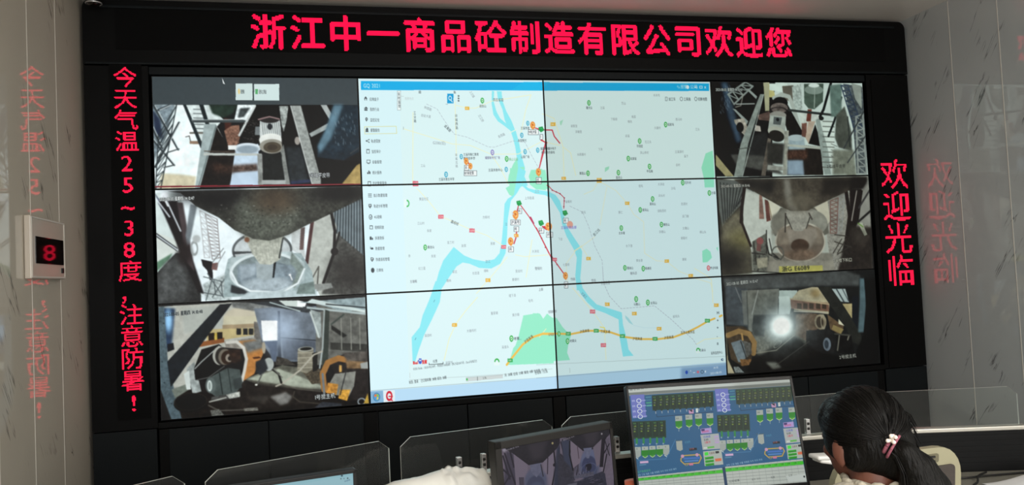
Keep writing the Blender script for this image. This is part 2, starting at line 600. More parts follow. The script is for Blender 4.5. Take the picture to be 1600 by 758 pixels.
def picture_mesh(name, img, w, h):
    """grid in x,z, centred on the origin, one vertex per picture element"""
    H, W, _ = img.shape
    xs = (np.arange(W) / (W - 1) - 0.5) * w
    zs = (0.5 - np.arange(H) / (H - 1)) * h
    X, Z = np.meshgrid(xs, zs)
    co = np.stack([X, np.zeros_like(X), Z], -1).reshape(-1, 3).astype(np.float32)
    i = (np.arange(H - 1)[:, None] * W + np.arange(W - 1)[None]).ravel()
    f = np.stack([i, i + W, i + W + 1, i + 1], -1).astype(np.int32)
    me = bpy.data.meshes.new(name)
    me.vertices.add(len(co)); me.vertices.foreach_set('co', co.ravel())
    me.loops.add(f.size); me.loops.foreach_set('vertex_index', f.ravel())
    me.polygons.add(len(f)); me.polygons.foreach_set('loop_start', np.arange(0, f.size, 4, dtype=np.int32))
    me.update(calc_edges=True)
    at = me.color_attributes.new('picture', 'FLOAT_COLOR', 'POINT')
    rgba = np.ones((H * W, 4), np.float32); rgba[:, :3] = img.reshape(-1, 3)
    at.data.foreach_set('color', rgba.ravel())
    return me
WALLQUAD = [(234.79, 117.04), (1350.95, 127.95), (1379.81, 568.44), (250.06, 658.81)]   # corners of the display wall in the drawing frame

# ---- the video wall: 4 x 3 displays showing six plant cameras and one map window
PW, PH = 400, 225
wall = Canvas(PW * 4, PH * 3, 2, WALLQUAD, (6, 7, 8))
def panel_clip(c0, r0, c1, r1):
    wall.clip = (c0 * PW * 2, r0 * PH * 2, c1 * PW * 2, r1 * PH * 2)
    return wall.clip
P, Ln, El, Tx = wall.poly, wall.line, wall.ell, wall.text
def rect(x0, y0, x1, y1): return [(x0, y0), (x1, y0), (x1, y1), (x0, y1)]
def lattice(pts_a, pts_b, n, w, c):
    """ladder rungs and diagonals between two rails"""
    def at(pp, t):
        return (pp[0][0] + (pp[1][0] - pp[0][0]) * t, pp[0][1] + (pp[1][1] - pp[0][1]) * t)
    Ln(list(pts_a), w * 1.3, c); Ln(list(pts_b), w * 1.3, c)
    for i in range(n + 1):
        t = i / n
        Ln([at(pts_a, t), at(pts_b, t)], w, c)
        if i < n: Ln([at(pts_a, t), at(pts_b, (i + 1) / n)], w * 0.8, c)
def stamp(x, y, h, c=(215, 222, 220), s='2021-08-05 星期四 14:10:47', wf=0.72, ang=0.5):
    Tx(s, x, y, h, c, wf=wf, ang=ang, bold=0.02, edge=(40, 44, 46))

# ===== upper left: belt conveyor with motor, desktop strip above it
cl = panel_clip(0, 0, 1, 1)
wall.crop(230, 110, 3.988)
P(rect(-40, 0, 1400, 780), (56, 66, 70), c2=(62, 72, 74), grain=0.04)
P([(462, 36), (481, 78), (468, 72)], (215, 222, 222))
P(rect(548, 73, 654, 178), (205, 224, 222)); P(rect(664, 76, 822, 180), (208, 228, 226))
El(568, 122, 7, 18, (225, 205, 140)); Tx('视频', 578, 124, 30, (70, 80, 82), wf=0.42)
P(rect(671, 108, 688, 140), (90, 170, 110)); Tx('配料主界面', 694, 126, 30, (78, 86, 88), wf=0.32)
P([(8, 208), (1330, 212), (1350, 740), (8, 760)], (40, 42, 44))
P([(8, 208), (240, 208), (345, 480), (290, 740), (8, 760)], (215, 233, 233), grain=0.05)
P([(80, 640), (200, 648), (300, 660), (290, 740), (60, 745)], (196, 190, 158), blur=4, grain=0.08)
P([(15, 208), (165, 208), (100, 430), (50, 520), (20, 640)], (120, 138, 146), blur=3, grain=0.3, gs=10)
P([(25, 240), (70, 300), (90, 420), (40, 400)], (52, 66, 92), blur=3)
for x0, y0, x1, y1 in ((30, 210, 185, 490), (20, 420, 160, 588), (20, 345, 85, 480), (60, 240, 130, 210), (40, 600, 190, 320)):
    Ln([(x0, y0), (x1, y1)], 14, (66, 76, 80)); Ln([(x0 + 8, y0), (x1 + 6, y1)], 5, (190, 204, 206))
lattice(((42, 740), (60, 400)), ((75, 740), (175, 208)), 9, 5, (60, 70, 74))
Ln([(120, 508), (190, 486)], 8, (84, 92, 94)); Ln([(95, 604), (160, 588)], 8, (84, 92, 94))
# gantry steps and hopper
P([(240, 208), (380, 208), (470, 300), (430, 345), (330, 480)], (196, 212, 210), grain=0.12)
for y in (235, 262, 290, 330, 356, 380): Ln([(282, y), (345, y + 2)], 7, (112, 122, 124))
P([(258, 436), (345, 436), (345, 456), (258, 456)], (146, 122, 100)); Ln([(232, 410), (255, 404), (262, 436)], 5, (80, 80, 78))
Ln([(262, 385), (350, 385)], 12, (110, 108, 100))
P([(216, 208), (236, 208), (345, 470), (330, 490)], (50, 62, 66)); P([(318, 208), (345, 208), (385, 340), (362, 345)], (42, 54, 58))
P([(380, 208), (560, 208), (530, 262), (470, 290), (400, 262)], (52, 72, 62), blur=3, grain=0.15)
P([(474, 290), (520, 300), (522, 378), (482, 374)], (86, 52, 44), blur=2)
P(rect(270, 300, 640, 320), (74, 84, 86)); Ln([(270, 303), (640, 300)], 5, (150, 162, 162))
P([(560, 208), (680, 208), (640, 320), (590, 300), (540, 300)], (206, 220, 220), grain=0.2, gs=8)
P([(575, 230), (640, 225), (600, 285), (560, 290)], (70, 78, 80), blur=2, grain=.3)
P([(475, 372), (522, 340), (570, 335), (575, 440), (540, 480), (500, 470)], (138, 102, 84), grain=0.35, gs=6)
P([(425, 335), (475, 430), (500, 490), (475, 470)], (205, 212, 208))
# triangular guard and beams
P([(345, 520), (428, 350), (505, 480), (545, 470), (720, 540), (720, 740), (300, 740)], (44, 38, 36), grain=0.35, gs=10)
P([(350, 330), (424, 330), (428, 350), (320, 740), (292, 735)], (150, 168, 168), grain=0.1)
Ln([(424, 338), (310, 735)], 5, (90, 104, 104))
P([(676, 208), (820, 208), (860, 330), (850, 460), (600, 450), (565, 440)], (24, 22, 24), grain=0.5, gs=6)
Ln([(668, 215), (570, 400)], 14, (188, 198, 196)); 
for i in range(40):
    x = 600 + rng.random() * 90; y = 300 + rng.random() * 140
    El(x, y, 6, 4, (104, 100, 96), 0.6)
# roller and belt
P([(548, 470), (690, 455), (700, 720), (512, 725)], (176, 200, 218), grain=0.06)
El(622, 482, 84, 34, (196, 212, 220)); El(622, 490, 70, 26, (140, 160, 172), soft=0.2)
P([(530, 590), (685, 580), (690, 628), (520, 640)], (96, 80, 72), blur=5, grain=0.4, gs=6)
P([(400, 575), (540, 600), (520, 640), (420, 640)], (92, 66, 52), a=0.7, blur=8, grain=0.4, gs=6)
P([(540, 640), (690, 628), (700, 725), (508, 725)], (172, 196, 216), blur=3)
P([(345, 512), (712, 516), (712, 530), (345, 528)], (176, 184, 178)); Ln([(350, 500), (545, 506)], 6, (100, 90, 80))
P(rect(500, 464, 552, 492), (214, 220, 218))
# motor
P([(672, 345), (700, 345), (700, 400), (668, 400)], (120, 130, 132))
P([(700, 300), (825, 300), (852, 450), (700, 460)], (186, 196, 194), grain=0.08)
for i in range(9): Ln([(712 + i * 13, 318), (722 + i * 13, 400)], 4, (110, 120, 120))
El(760, 300, 64, 22, (60, 58, 58)); Ln([(690, 300), (760, 282), (832, 300)], 8, (160, 130, 130))
El(762, 345, 16, 20, (50, 56, 62))
El(770, 430, 76, 42, (206, 212, 206)); El(775, 470, 78, 46, (150, 150, 138)); El(778, 476, 56, 34, (96, 88, 74)); El(778, 476, 32, 18, (80, 72, 62))
# dark right part, uprights, silo
P([(820, 208), (1200, 208), (1160, 560), (1345, 560), (1345, 735), (860, 725)], (26, 29, 32), grain=0.3)
P([(860, 475), (960, 470), (1010, 700), (890, 700)], (56, 64, 68), blur=6, grain=0.2)
P([(822, 215), (880, 215), (870, 300), (850, 380), (836, 330)], (150, 160, 156), grain=0.4, gs=7)
El(935, 435, 17, 26, (150, 146, 138)); El(950, 250, 40, 30, (34, 36, 36), soft=.4)
P([(850, 455), (872, 600), (892, 715), (862, 715), (830, 500)], (128, 134, 130), grain=0.2)
P([(685, 520), (716, 520), (720, 715), (690, 715)], (136, 142, 138), grain=0.2)
P([(722, 520), (836, 515), (850, 680), (724, 690)], (44, 48, 48), grain=0.2)
P(rect(712, 684, 862, 712), (160, 168, 166))
P([(895, 690), (1020, 680), (1020, 700), (895, 712)], (56, 66, 96), blur=2)
P([(1010, 390), (1140, 318), (1150, 348), (1024, 412)], (146, 156, 154), grain=0.1)
P([(1082, 208), (1120, 208), (1165, 290), (1140, 305)], (160, 170, 168), grain=0.1)
P([(892, 212), (958, 212), (1085, 680), (1085, 716), (1028, 716)], (146, 154, 150), grain=0.22, gs=8)
Ln([(893, 214), (1030, 716)], 5, (196, 204, 200))
P([(1165, 208), (1318, 212), (1332, 500), (1230, 560), (1060, 540), (1065, 470), (1120, 360)], (44, 62, 74), blur=2, grain=0.2)
P([(1165, 208), (1225, 208), (1150, 420), (1075, 520), (1062, 470), (1120, 350)], (96, 132, 150), blur=6)
for i in range(34):
    x = 1170 + rng.random() * 130; y = 225 + rng.random() * 240
    Ln([(x, y), (x + 3, y + 16)], 3, (150, 170, 180), a=0.6)
P([(1310, 590), (1345, 570), (1345, 720), (1210, 718)], (176, 152, 90), blur=1, grain=0.15)
Ln([(1270, 515), (1330, 475)], 9, (70, 76, 80))
wall.contrast((cl[0], 112, cl[2], cl[3]), 1.30, 0.45, -0.03)
Tx('1号线平皮带', 1008, 655, 34, (205, 212, 214), wf=0.74, edge=(30, 34, 36))
P([(20, 722), (1345, 706), (1345, 716), (20, 732)], (120, 34, 44))

# ===== middle left: mixer truck hopper under the chute
cl = panel_clip(0, 1, 1, 2)
wall.crop(230, 285, 3.989)
P(rect(-20, 0, 1420, 800), (205, 222, 228))
P([(30, 40), (1345, 20), (1365, 90), (1365, 780), (30, 780)], (214, 230, 234), grain=0.04)
# left: truck, scaffold, post
P([(35, 60), (200, 60), (260, 440), (340, 720), (30, 780)], (196, 214, 212))
P([(48, 310), (180, 360), (180, 430), (50, 500)], (200, 212, 206)); P([(48, 500), (150, 440), (130, 480), (48, 560)], (96, 140, 112), blur=2)
P([(38, 60), (75, 110), (190, 290), (260, 440), (225, 430), (150, 290), (60, 130)], (110, 122, 140), grain=0.2)
P([(44, 310), (180, 408), (178, 430), (44, 336)], (50, 54, 58))
P([(48, 570), (170, 440), (250, 440), (330, 710), (330, 760), (40, 780)], (62, 64, 64), grain=0.25, gs=8)
P([(100, 500), (190, 450), (250, 620), (230, 740), (60, 760), (60, 620)], (88, 92, 92), blur=10, grain=0.25)
P([(60, 110), (180, 110), (250, 400), (350, 700), (310, 690), (205, 450)], (46, 42, 44), blur=2)
P([(178, 120), (215, 120), (290, 560), (240, 500)], (84, 74, 76), blur=2)
P([(262, 130), (305, 140), (258, 380), (240, 400), (232, 330)], (120, 132, 138), blur=2)
El(225, 440, 44, 70, (56, 48, 48), soft=0.6)
for x0, y0, x1, y1 in ((45, 95, 130, 210), (90, 60, 200, 300), (40, 320, 180, 420)): Ln([(x0, y0), (x1, y1)], 10, (210, 224, 230), a=.8)
El(100, 75, 26, 20, (230, 240, 245), soft=.5); Ln([(90, 80), (120, 140)], 12, (215, 225, 228))
El(286, 410, 20, 40, (150, 160, 160), ring=9); El(300, 350, 26, 24, (175, 185, 185), soft=.3)
lattice(((355, 190), (400, 480)), ((430, 225), (450, 470)), 12, 4, (140, 134, 134))
lattice(((320, 170), (350, 470)), ((360, 190), (385, 470)), 8, 4, (170, 175, 176))
P([(330, 480), (400, 495), (405, 610), (385, 612), (368, 550), (340, 520)], (44, 42, 46)); P([(400, 505), (440, 500), (430, 550), (395, 545)], (128, 96, 92))
Ln([(400, 500), (470, 410)], 5, (120, 126, 126)); Ln([(420, 530), (480, 430)], 4, (120, 126, 126))
P([(340, 640), (500, 560), (520, 740), (360, 740)], (168, 184, 184), blur=3, grain=0.3, gs=8)
for a in ((345, 590, 460, 620), (360, 740, 400, 600), (400, 720, 480, 600), (370, 570, 470, 720), (455, 620, 465, 715), (345, 690, 480, 715), (410, 610, 420, 700)):
    Ln([(a[0], a[1]), (a[2], a[3])], 6, (92, 104, 106))
# right: wall, corrugated sheet, posts
P([(1040, 230), (1150, 180), (1365, 90), (1365, 720), (1080, 715), (990, 520)], (176, 184, 176), grain=0.08)
P([(1195, 310), (1365, 460), (1365, 710), (1090, 700), (1165, 450)], (92, 94, 90), blur=3, grain=0.3, gs=8)
El(1270, 560, 120, 120, (60, 58, 56), soft=.8, a=.8)
P([(1160, 180), (1345, 60), (1360, 460), (1195, 320)], (126, 142, 148))
for i in range(11):
    x = 1175 + i * 17; Ln([(x, 175 - i * 11), (x - 8 + i * 1, 300 + i * 15)], 7, (62, 74, 80))
P([(900, 300), (975, 260), (985, 470), (900, 420)], (190, 200, 200), grain=.1)
P([(958, 285), (985, 275), (975, 420), (950, 420)], (108, 90, 88)); P([(1018, 250), (1042, 240), (1005, 510), (985, 500)], (96, 66, 66))
Ln([(1148, 175), (1172, 300), (1166, 440), (1100, 630)], 18, (48, 44, 44)); Ln([(1200, 310), (1170, 420)], 12, (52, 50, 50)); El(1170, 430, 24, 24, (50, 46, 46))
Ln([(1030, 600), (1070, 525), (1062, 640)], 8, (96, 96, 90)); P([(1020, 640), (1150, 630), (1160, 660), (1030, 690)], (140, 146, 142), grain=.2)
# truck body and hopper
P([(500, 480), (560, 440), (960, 440), (1030, 560), (1050, 700), (470, 720), (480, 560)], (150, 172, 174), grain=0.15)
El(715, 420, 190, 118, (96, 104, 106)); El(715, 424, 176, 106, (182, 194, 196), grain=.08)
P([(530, 430), (650, 430), (650, 440), (530, 450)], (80, 86, 88))
P([(520, 470), (640, 450), (900, 430), (980, 500), (980, 610), (900, 680), (640, 690), (540, 620), (505, 540)], (170, 190, 192), grain=0.12)
El(742, 562, 232, 128, (200, 216, 218)); El(742, 566, 215, 116, (128, 146, 148), grain=.15)
El(742, 590, 184, 96, (112, 130, 138), grain=.25)
P([(560, 520), (740, 505), (920, 520), (930, 600), (900, 640), (740, 690), (600, 650), (560, 590)], (122, 140, 150), blur=3, grain=.2)
El(742, 640, 160, 46, (160, 178, 186), soft=.3, grain=.15)
P([(570, 520), (680, 505), (670, 580), (580, 610)], (150, 168, 178), blur=3, grain=.1)
P([(675, 495), (790, 500), (782, 605), (740, 612), (680, 600)], (152, 168, 172), blur=1, grain=.06)
P([(788, 495), (803, 495), (790, 596), (780, 598)], (34, 38, 42)); P([(832, 440), (842, 410), (828, 470), (818, 480)], (30, 34, 36))
P([(900, 430), (985, 540), (920, 665), (900, 650), (940, 560), (890, 500)], (130, 148, 142), blur=2, grain=.2)
Ln([(888, 575), (903, 610)], 7, (220, 226, 226)); El(889, 578, 8, 6, (225, 230, 230))
Ln([(520, 560), (560, 640), (640, 680), (840, 690), (940, 630), (980, 540)], 12, (214, 228, 230))
P([(520, 640), (600, 670), (640, 700), (560, 700), (515, 690)], (60, 66, 70), blur=2); P([(620, 690), (1060, 670), (1060, 725), (560, 742)], (176, 196, 200), blur=2, grain=.12)
P([(950, 640), (1040, 620), (1050, 700), (930, 700)], (120, 140, 136), grain=.2)
# chute cone
P([(600, 330), (850, 330), (830, 480), (770, 515), (700, 510), (650, 440)], (176, 182, 168), grain=0.2, gs=8)
for i in range(26):
    x = 640 + rng.random() * 190; y = 350 + rng.random() * 90; Ln([(x, y), (x + 4, y + 46)], 3, (140, 146, 134), a=.6)
Ln([(845, 345), (822, 470)], 9, (66, 72, 72)); El(618, 355, 16, 16, (150, 96, 66), soft=.3)
P([(200, 60), (120, 50), (1345, 18), (1350, 92), (1120, 205), (1000, 262), (880, 325), (760, 362), (660, 350), (540, 295), (440, 215), (300, 145)], (72, 74, 68), grain=0.3, gs=9)
P([(130, 45), (620, 40), (520, 150), (380, 160), (280, 110), (120, 90)], (40, 40, 42), blur=22)
P([(560, 120), (900, 110), (980, 230), (880, 322), (760, 358), (640, 345), (560, 290)], (96, 102, 92), blur=18, grain=.3, gs=7)
El(800, 110, 130, 80, (92, 78, 62), soft=.7, a=.8); El(1200, 60, 160, 50, (44, 44, 44), soft=.6)
for i in range(70):
    x = 380 + rng.random() * 620; y = 130 + rng.random() * 190
    if y < 340 - abs(x - 740) * .45: El(x, y, 3 + rng.random() * 5, 3, (44, 46, 42) if i % 3 else (150, 156, 146), .7)
wall.contrast(cl, 1.25, 0.5, -0.03)
stamp(68, 100, 28, s='2021-08-05 星期四 14:10:47', wf=0.66, ang=-1)

# ===== lower left: mixer drive with orange guard
cl = panel_clip(0, 2, 1, 3)
wall.crop(230, 455, 3.608)
P(rect(0, 0, 1320, 800), (44, 42, 42), grain=.15)
P([(50, 85), (470, 60), (520, 60), (610, 90), (640, 160), (640, 300), (300, 330), (260, 440), (200, 560), (130, 560), (90, 330)], (178, 178, 168), grain=.08)
P([(60, 90), (150, 95), (130, 320), (90, 330)], (52, 74, 104), blur=4); El(112, 165, 20, 60, (140, 196, 240), soft=.7); P([(105, 300), (140, 292), (146, 330), (106, 345)], (40, 44, 52))
P([(190, 100), (450, 70), (440, 190), (200, 240)], (172, 176, 168), blur=3)
El(520, 150, 95, 62, (196, 186, 162), soft=.15); P([(430, 140), (615, 140), (640, 200), (420, 205)], (198, 190, 160)); P([(420, 190), (640, 180), (640, 202), (420, 215)], (168, 146, 112))
P([(470, 60), (740, 60), (740, 100), (600, 110), (480, 90)], (120, 122, 120), blur=2, grain=.3)
P([(330, 215), (650, 205), (650, 240), (330, 290)], (196, 176, 120)); P([(280, 290), (430, 262), (430, 290), (280, 318)], (150, 92, 50))
P([(340, 238), (374, 234), (374, 274), (340, 280)], (58, 44, 34)); P([(390, 232), (420, 230), (420, 268), (390, 272)], (52, 42, 34)); P([(374, 236), (390, 234), (390, 274), (376, 276)], (206, 176, 70))
for x in (500, 538, 570, 616): P(rect(x, 210, x + 26, 246), (54, 56, 56)); 
P([(600, 170), (650, 180), (660, 280), (600, 270)], (110, 104, 96), grain=.3)
P([(430, 285), (600, 262), (660, 300), (560, 330), (440, 320)], (146, 140, 130), grain=.2)
# wall panels behind, bright window
P([(600, 95), (960, 80), (960, 400), (780, 400), (720, 400), (650, 300)], (112, 122, 134), grain=.12)
P([(748, 110), (755, 380), (735, 385), (735, 110)], (60, 66, 76)); Ln([(750, 262), (955, 278)], 6, (58, 64, 72))
P([(756, 270), (950, 285), (950, 330), (900, 400), (770, 385)], (88, 96, 108), blur=2, grain=.1)
El(745, 220, 90, 110, (176, 196, 222), soft=.9, a=.75)
P([(640, 165), (733, 165), (733, 278), (650, 282)], (238, 248, 250)); P([(655, 285), (733, 280), (733, 400), (700, 400), (690, 330)], (104, 118, 140), blur=2)
P([(730, 370), (790, 385), (840, 420), (720, 420)], (80, 76, 70), grain=.4, gs=6)
# right frame and roof
P([(955, 60), (1235, 30), (1250, 400), (950, 420)], (112, 112, 106), grain=.18)
P([(560, 60), (840, 48), (1000, 110), (900, 120)], (66, 70, 74), grain=.2)
P([(740, 50), (860, 50), (880, 90), (780, 80)], (196, 206, 200)); P([(846, 48), (900, 60), (890, 85), (846, 84)], (236, 246, 240))
P([(850, 60), (1235, 30), (1235, 110), (1100, 110), (960, 70)], (140, 158, 162), grain=.2)
P([(930, 40), (1235, 105), (1235, 120), (900, 60)], (196, 210, 208)); P([(900, 84), (1235, 120), (1235, 132), (900, 96)], (170, 184, 184))
Ln([(1010, 70), (1235, 90)], 7, (60, 66, 70)); Ln([(690, 60), (860, 110)], 7, (170, 186, 186))
P([(1000, 100), (1030, 110), (1020, 460), (985, 460)], (70, 78, 72)); P([(920, 100), (980, 120), (985, 260), (960, 260)], (150, 160, 158), grain=.2)
Ln([(920, 115), (970, 260)], 9, (190, 200, 196)); Ln([(1000, 100), (990, 320), (970, 460)], 9, (160, 170, 168)); Ln([(1040, 185), (1110, 130)], 10, (80, 90, 84))
P([(1040, 190), (1130, 250), (1110, 262), (1040, 215)], (46, 48, 46), blur=1); P([(1035, 290), (1245, 300), (1245, 345), (1035, 330)], (70, 70, 66), grain=.2)
for x in (1095, 1200, 1150): Ln([(x, 150), (x + 4, 330)], 5, (146, 146, 136))
# floor
P([(540, 500), (760, 420), (1000, 450), (1000, 560), (880, 560), (640, 540)], (108, 108, 96), grain=.2, gs=8)
P([(560, 500), (740, 440), (900, 500), (990, 540), (980, 570), (820, 545)], (164, 170, 152), blur=2, grain=.12)
P([(870, 450), (980, 440), (990, 520), (930, 530)], (98, 88, 72), grain=.4, gs=6)
P([(130, 560), (1250, 560), (1250, 760), (130, 760)], (46, 40, 36), blur=8, grain=.35)
P([(520, 510), (980, 570), (960, 640), (500, 690), (340, 650)], (54, 48, 44), blur=8, grain=.3)
P([(690, 600), (780, 574), (820, 600), (790, 640), (750, 650)], (128, 126, 122), blur=4, grain=.15)
P([(560, 610), (700, 590), (660, 640)], (90, 86, 80), a=.7, blur=8)
# barrel
P([(850, 330), (938, 325), (940, 440), (900, 468), (846, 450)], (140, 134, 116), grain=.2); El(893, 328, 44, 14, (170, 170, 156)); El(895, 326, 34, 9, (40, 40, 38))
for y in (350, 378, 408, 436): Ln([(848, y), (938, y - 4)], 4, (176, 170, 150))
P([(932, 350), (962, 345), (960, 450), (935, 460)], (50, 48, 44))
# hoses
Ln([(988, 340), (940, 360), (860, 450), (760, 525), (725, 540)], 9, (176, 170, 154)); Ln([(760, 530), (840, 555), (980, 570)], 6, (96, 92, 84)); Ln([(700, 440), (740, 470), (755, 520)], 12, (46, 44, 42)); Ln([(710, 440), (760, 490)], 6, (120, 120, 112))
Ln([(830, 570), (820, 600), (860, 630), (980, 640)], 8, (80, 74, 66))
# left post and dark beam
P([(50, 88), (88, 84), (110, 420), (190, 735), (130, 735), (60, 540)], (88, 106, 114), grain=.2, gs=6)
for q in ((75, 400), (88, 520), (130, 640), (84, 180)): El(q[0], q[1], 4, 3, (40, 50, 56))
P([(405, 72), (475, 66), (300, 300), (125, 548), (105, 400)], (44, 50, 56), grain=.12)
P([(130, 560), (210, 530), (230, 560), (150, 610)], (120, 128, 118), grain=.2); P([(215, 440), (260, 400), (300, 570), (250, 585)], (150, 158, 156), grain=.25); P([(200, 470), (230, 450), (240, 560), (215, 560)], (196, 204, 200))
El(238, 636, 96, 54, (26, 22, 22)); El(238, 628, 92, 48, (62, 56, 50), ring=6)
# belt guard + pulley
P([(300, 330), (400, 300), (440, 330), (420, 440), (330, 515), (265, 505), (258, 440)], (26, 26, 26), grain=.1)
Ln([(262, 440), (300, 400), (400, 310)], 6, (176, 180, 176)); Ln([(270, 505), (340, 490), (430, 425)], 5, (110, 110, 108))
El(405, 365, 42, 54, (170, 170, 160)); El(420, 368, 42, 52, (62, 58, 54)); El(436, 372, 40, 46, (120, 112, 100)); El(448, 376, 36, 40, (70, 52, 40)); El(458, 378, 22, 24, (150, 140, 128)); El(462, 380, 12, 13, (50, 44, 40))
P([(450, 330), (520, 330), (530, 400), (490, 410), (470, 400)], (70, 52, 42), blur=2, grain=.3)
# orange guard
P([(500, 285), (600, 272), (660, 300), (650, 360), (600, 470), (540, 510), (556, 380), (530, 320)], (186, 126, 66), grain=.12)
P([(530, 290), (640, 270), (662, 320), (560, 350)], (116, 118, 116), blur=5, grain=.2); P([(560, 370), (650, 340), (600, 470), (540, 505)], (196, 128, 62), blur=2, grain=.12)
Ln([(445, 290), (500, 285), (540, 320), (556, 385), (545, 450), (530, 510)], 17, (200, 196, 186)); P([(590, 375), (630, 370), (640, 380), (600, 385)], (96, 60, 36)); El(614, 420, 5, 14, (60, 40, 28))
El(655, 320, 10, 34, (170, 160, 140)); El(682, 415, 30, 38, (170, 176, 172), grain=.1); P([(610, 400), (660, 380), (680, 440), (640, 480), (610, 460)], (56, 60, 66), blur=2); Ln([(645, 470), (620, 525)], 7, (96, 96, 92)); El(612, 532, 8, 5, (220, 220, 210))
# big motor
P([(330, 500), (450, 435), (520, 445), (535, 520), (500, 580), (380, 600), (340, 570)], (84, 94, 92), grain=.12)
El(352, 535, 30, 46, (96, 106, 104)); El(346, 538, 14, 32, (196, 206, 202)); El(346, 538, 8, 23, (140, 150, 146)); Ln([(400, 450), (420, 585)], 6, (50, 58, 58)); Ln([(450, 436), (470, 570)], 5, (56, 64, 64))
P([(480, 500), (525, 490), (532, 550), (490, 560)], (70, 78, 78)); P([(360, 600), (480, 590), (515, 575), (520, 605), (350, 632)], (86, 86, 84), grain=.3, gs=6); P([(440, 590), (520, 570), (520, 600), (460, 612)], (176, 178, 170), grain=.3, gs=6)
Ln([(345, 630), (440, 605)], 7, (180, 180, 170)); Ln([(340, 650), (400, 680), (620, 672)], 8, (96, 92, 86)); P([(350, 680), (400, 672), (440, 715), (360, 715)], (110, 110, 104), grain=.5, gs=4)
P([(540, 668), (620, 662), (625, 680), (545, 684)], (120, 118, 110), grain=.4, gs=4)
# second guard and motor on the right
P([(1030, 400), (1120, 350), (1250, 345), (1250, 620), (1130, 620)], (58, 52, 50), grain=.25)
Ln([(1000, 560), (990, 470), (1020, 405), (1080, 380), (1130, 390)], 34, (176, 122, 62)); P([(1120, 390), (1250, 400), (1250, 440), (1130, 440)], (140, 110, 76), blur=2, grain=.3)
P([(1100, 350), (1245, 340), (1245, 400), (1130, 395)], (96, 90, 84), blur=3, grain=.3); P([(1060, 470), (1180, 455), (1170, 540), (1140, 600), (1050, 590), (1010, 560)], (136, 136, 128), grain=.15)
P([(1020, 520), (1080, 530), (1070, 590), (1010, 580)], (206, 140, 54), grain=.3, gs=5); P([(1090, 560), (1150, 560), (1130, 625), (1080, 610)], (216, 156, 56), grain=.25, gs=5)
P([(1085, 420), (1100, 420), (1100, 460), (1085, 460)], (210, 160, 80)); Ln([(1125, 450), (1090, 590)], 6, (66, 66, 66)); Ln([(990, 470), (1000, 590)], 12, (120, 128, 134)); P([(1205, 410), (1250, 400), (1250, 440), (1210, 440)], (156, 160, 156))
P([(940, 665), (990, 630), (1100, 640), (1100, 655)], (72, 76, 84), grain=.3); El(1212, 628, 20, 18, (150, 160, 166), ring=7); P([(1225, 640), (1248, 580), (1255, 640)], (200, 160, 60))
wall.contrast(cl, 1.28, 0.42, -0.05)
Tx('2021-08-05 星期四 14:10:48', 82, 132, 28, (44, 50, 54), wf=0.68, ang=-2.5, bold=0.02)
Tx('1号搅主机', 944, 606, 32, (220, 224, 222), wf=0.86, ang=-2, edge=(30, 34, 36))
wall.mult(cl, (0.96, 0.98, 0.98))

# ===== upper right camera
cl = panel_clip(3, 0, 4, 1)
wall.crop(1100, 110, 4.211)
P(rect(0, 0, 1137, 758), (196, 214, 208))
P([(50, 60), (480, 60), (460, 300), (460, 700), (80, 700)], (34, 34, 34), grain=.3)
P([(50, 66), (160, 66), (200, 250), (250, 470), (200, 560), (90, 570)], (22, 26, 32), blur=3)
P([(118, 68), (160, 68), (200, 230), (255, 460), (225, 480), (165, 300)], (66, 90, 112), blur=8)
for i in range(30):
    x = 110 + rng.random() * 70; y = 80 + rng.random() * 190; Ln([(x, y), (x + 4, y + 16)], 3, (140, 160, 176), a=.7)
lattice(((165, 150), (280, 68)), ((205, 215), (330, 95)), 4, 9, (140, 152, 148))
P([(195, 245), (215, 250), (300, 330), (290, 352)], (150, 162, 158)); P([(285, 115), (300, 110), (360, 165), (352, 182)], (150, 162, 158)); Ln([(215, 235), (250, 225), (265, 150)], 6, (150, 150, 140)); Ln([(220, 215), (340, 212)], 7, (170, 180, 176))
P([(205, 320), (270, 310), (300, 380), (290, 440), (250, 400), (210, 340)], (176, 170, 156), grain=.3); El(245, 370, 24, 34, (30, 28, 28)); P([(345, 355), (380, 362), (385, 400), (345, 395)], (176, 170, 160), grain=.2)
P([(360, 290), (450, 260), (450, 330), (370, 320)], (110, 88, 80), grain=.2)
P([(300, 440), (420, 400), (440, 640), (280, 600)], (52, 54, 54), blur=5, grain=.15); P([(180, 550), (400, 560), (540, 690), (300, 640), (220, 620)], (88, 90, 86), blur=4, grain=.2)
P([(400, 70), (440, 70), (440, 260), (412, 262)], (176, 176, 140)); P([(436, 80), (460, 78), (480, 170), (440, 170)], (196, 190, 120))
P([(440, 78), (560, 78), (560, 140), (440, 122)], (208, 228, 220)); P([(525, 95), (600, 90), (600, 210), (535, 180)], (112, 108, 96)); P([(590, 100), (650, 80), (660, 260), (600, 240)], (170, 186, 180), grain=.3, gs=8)
P([(380, 148), (405, 150), (300, 480), (262, 698), (205, 698), (250, 480)], (140, 152, 146), grain=.12); Ln([(402, 150), (262, 695)], 4, (190, 204, 198)); Ln([(235, 515), (310, 505)], 6, (90, 96, 90))
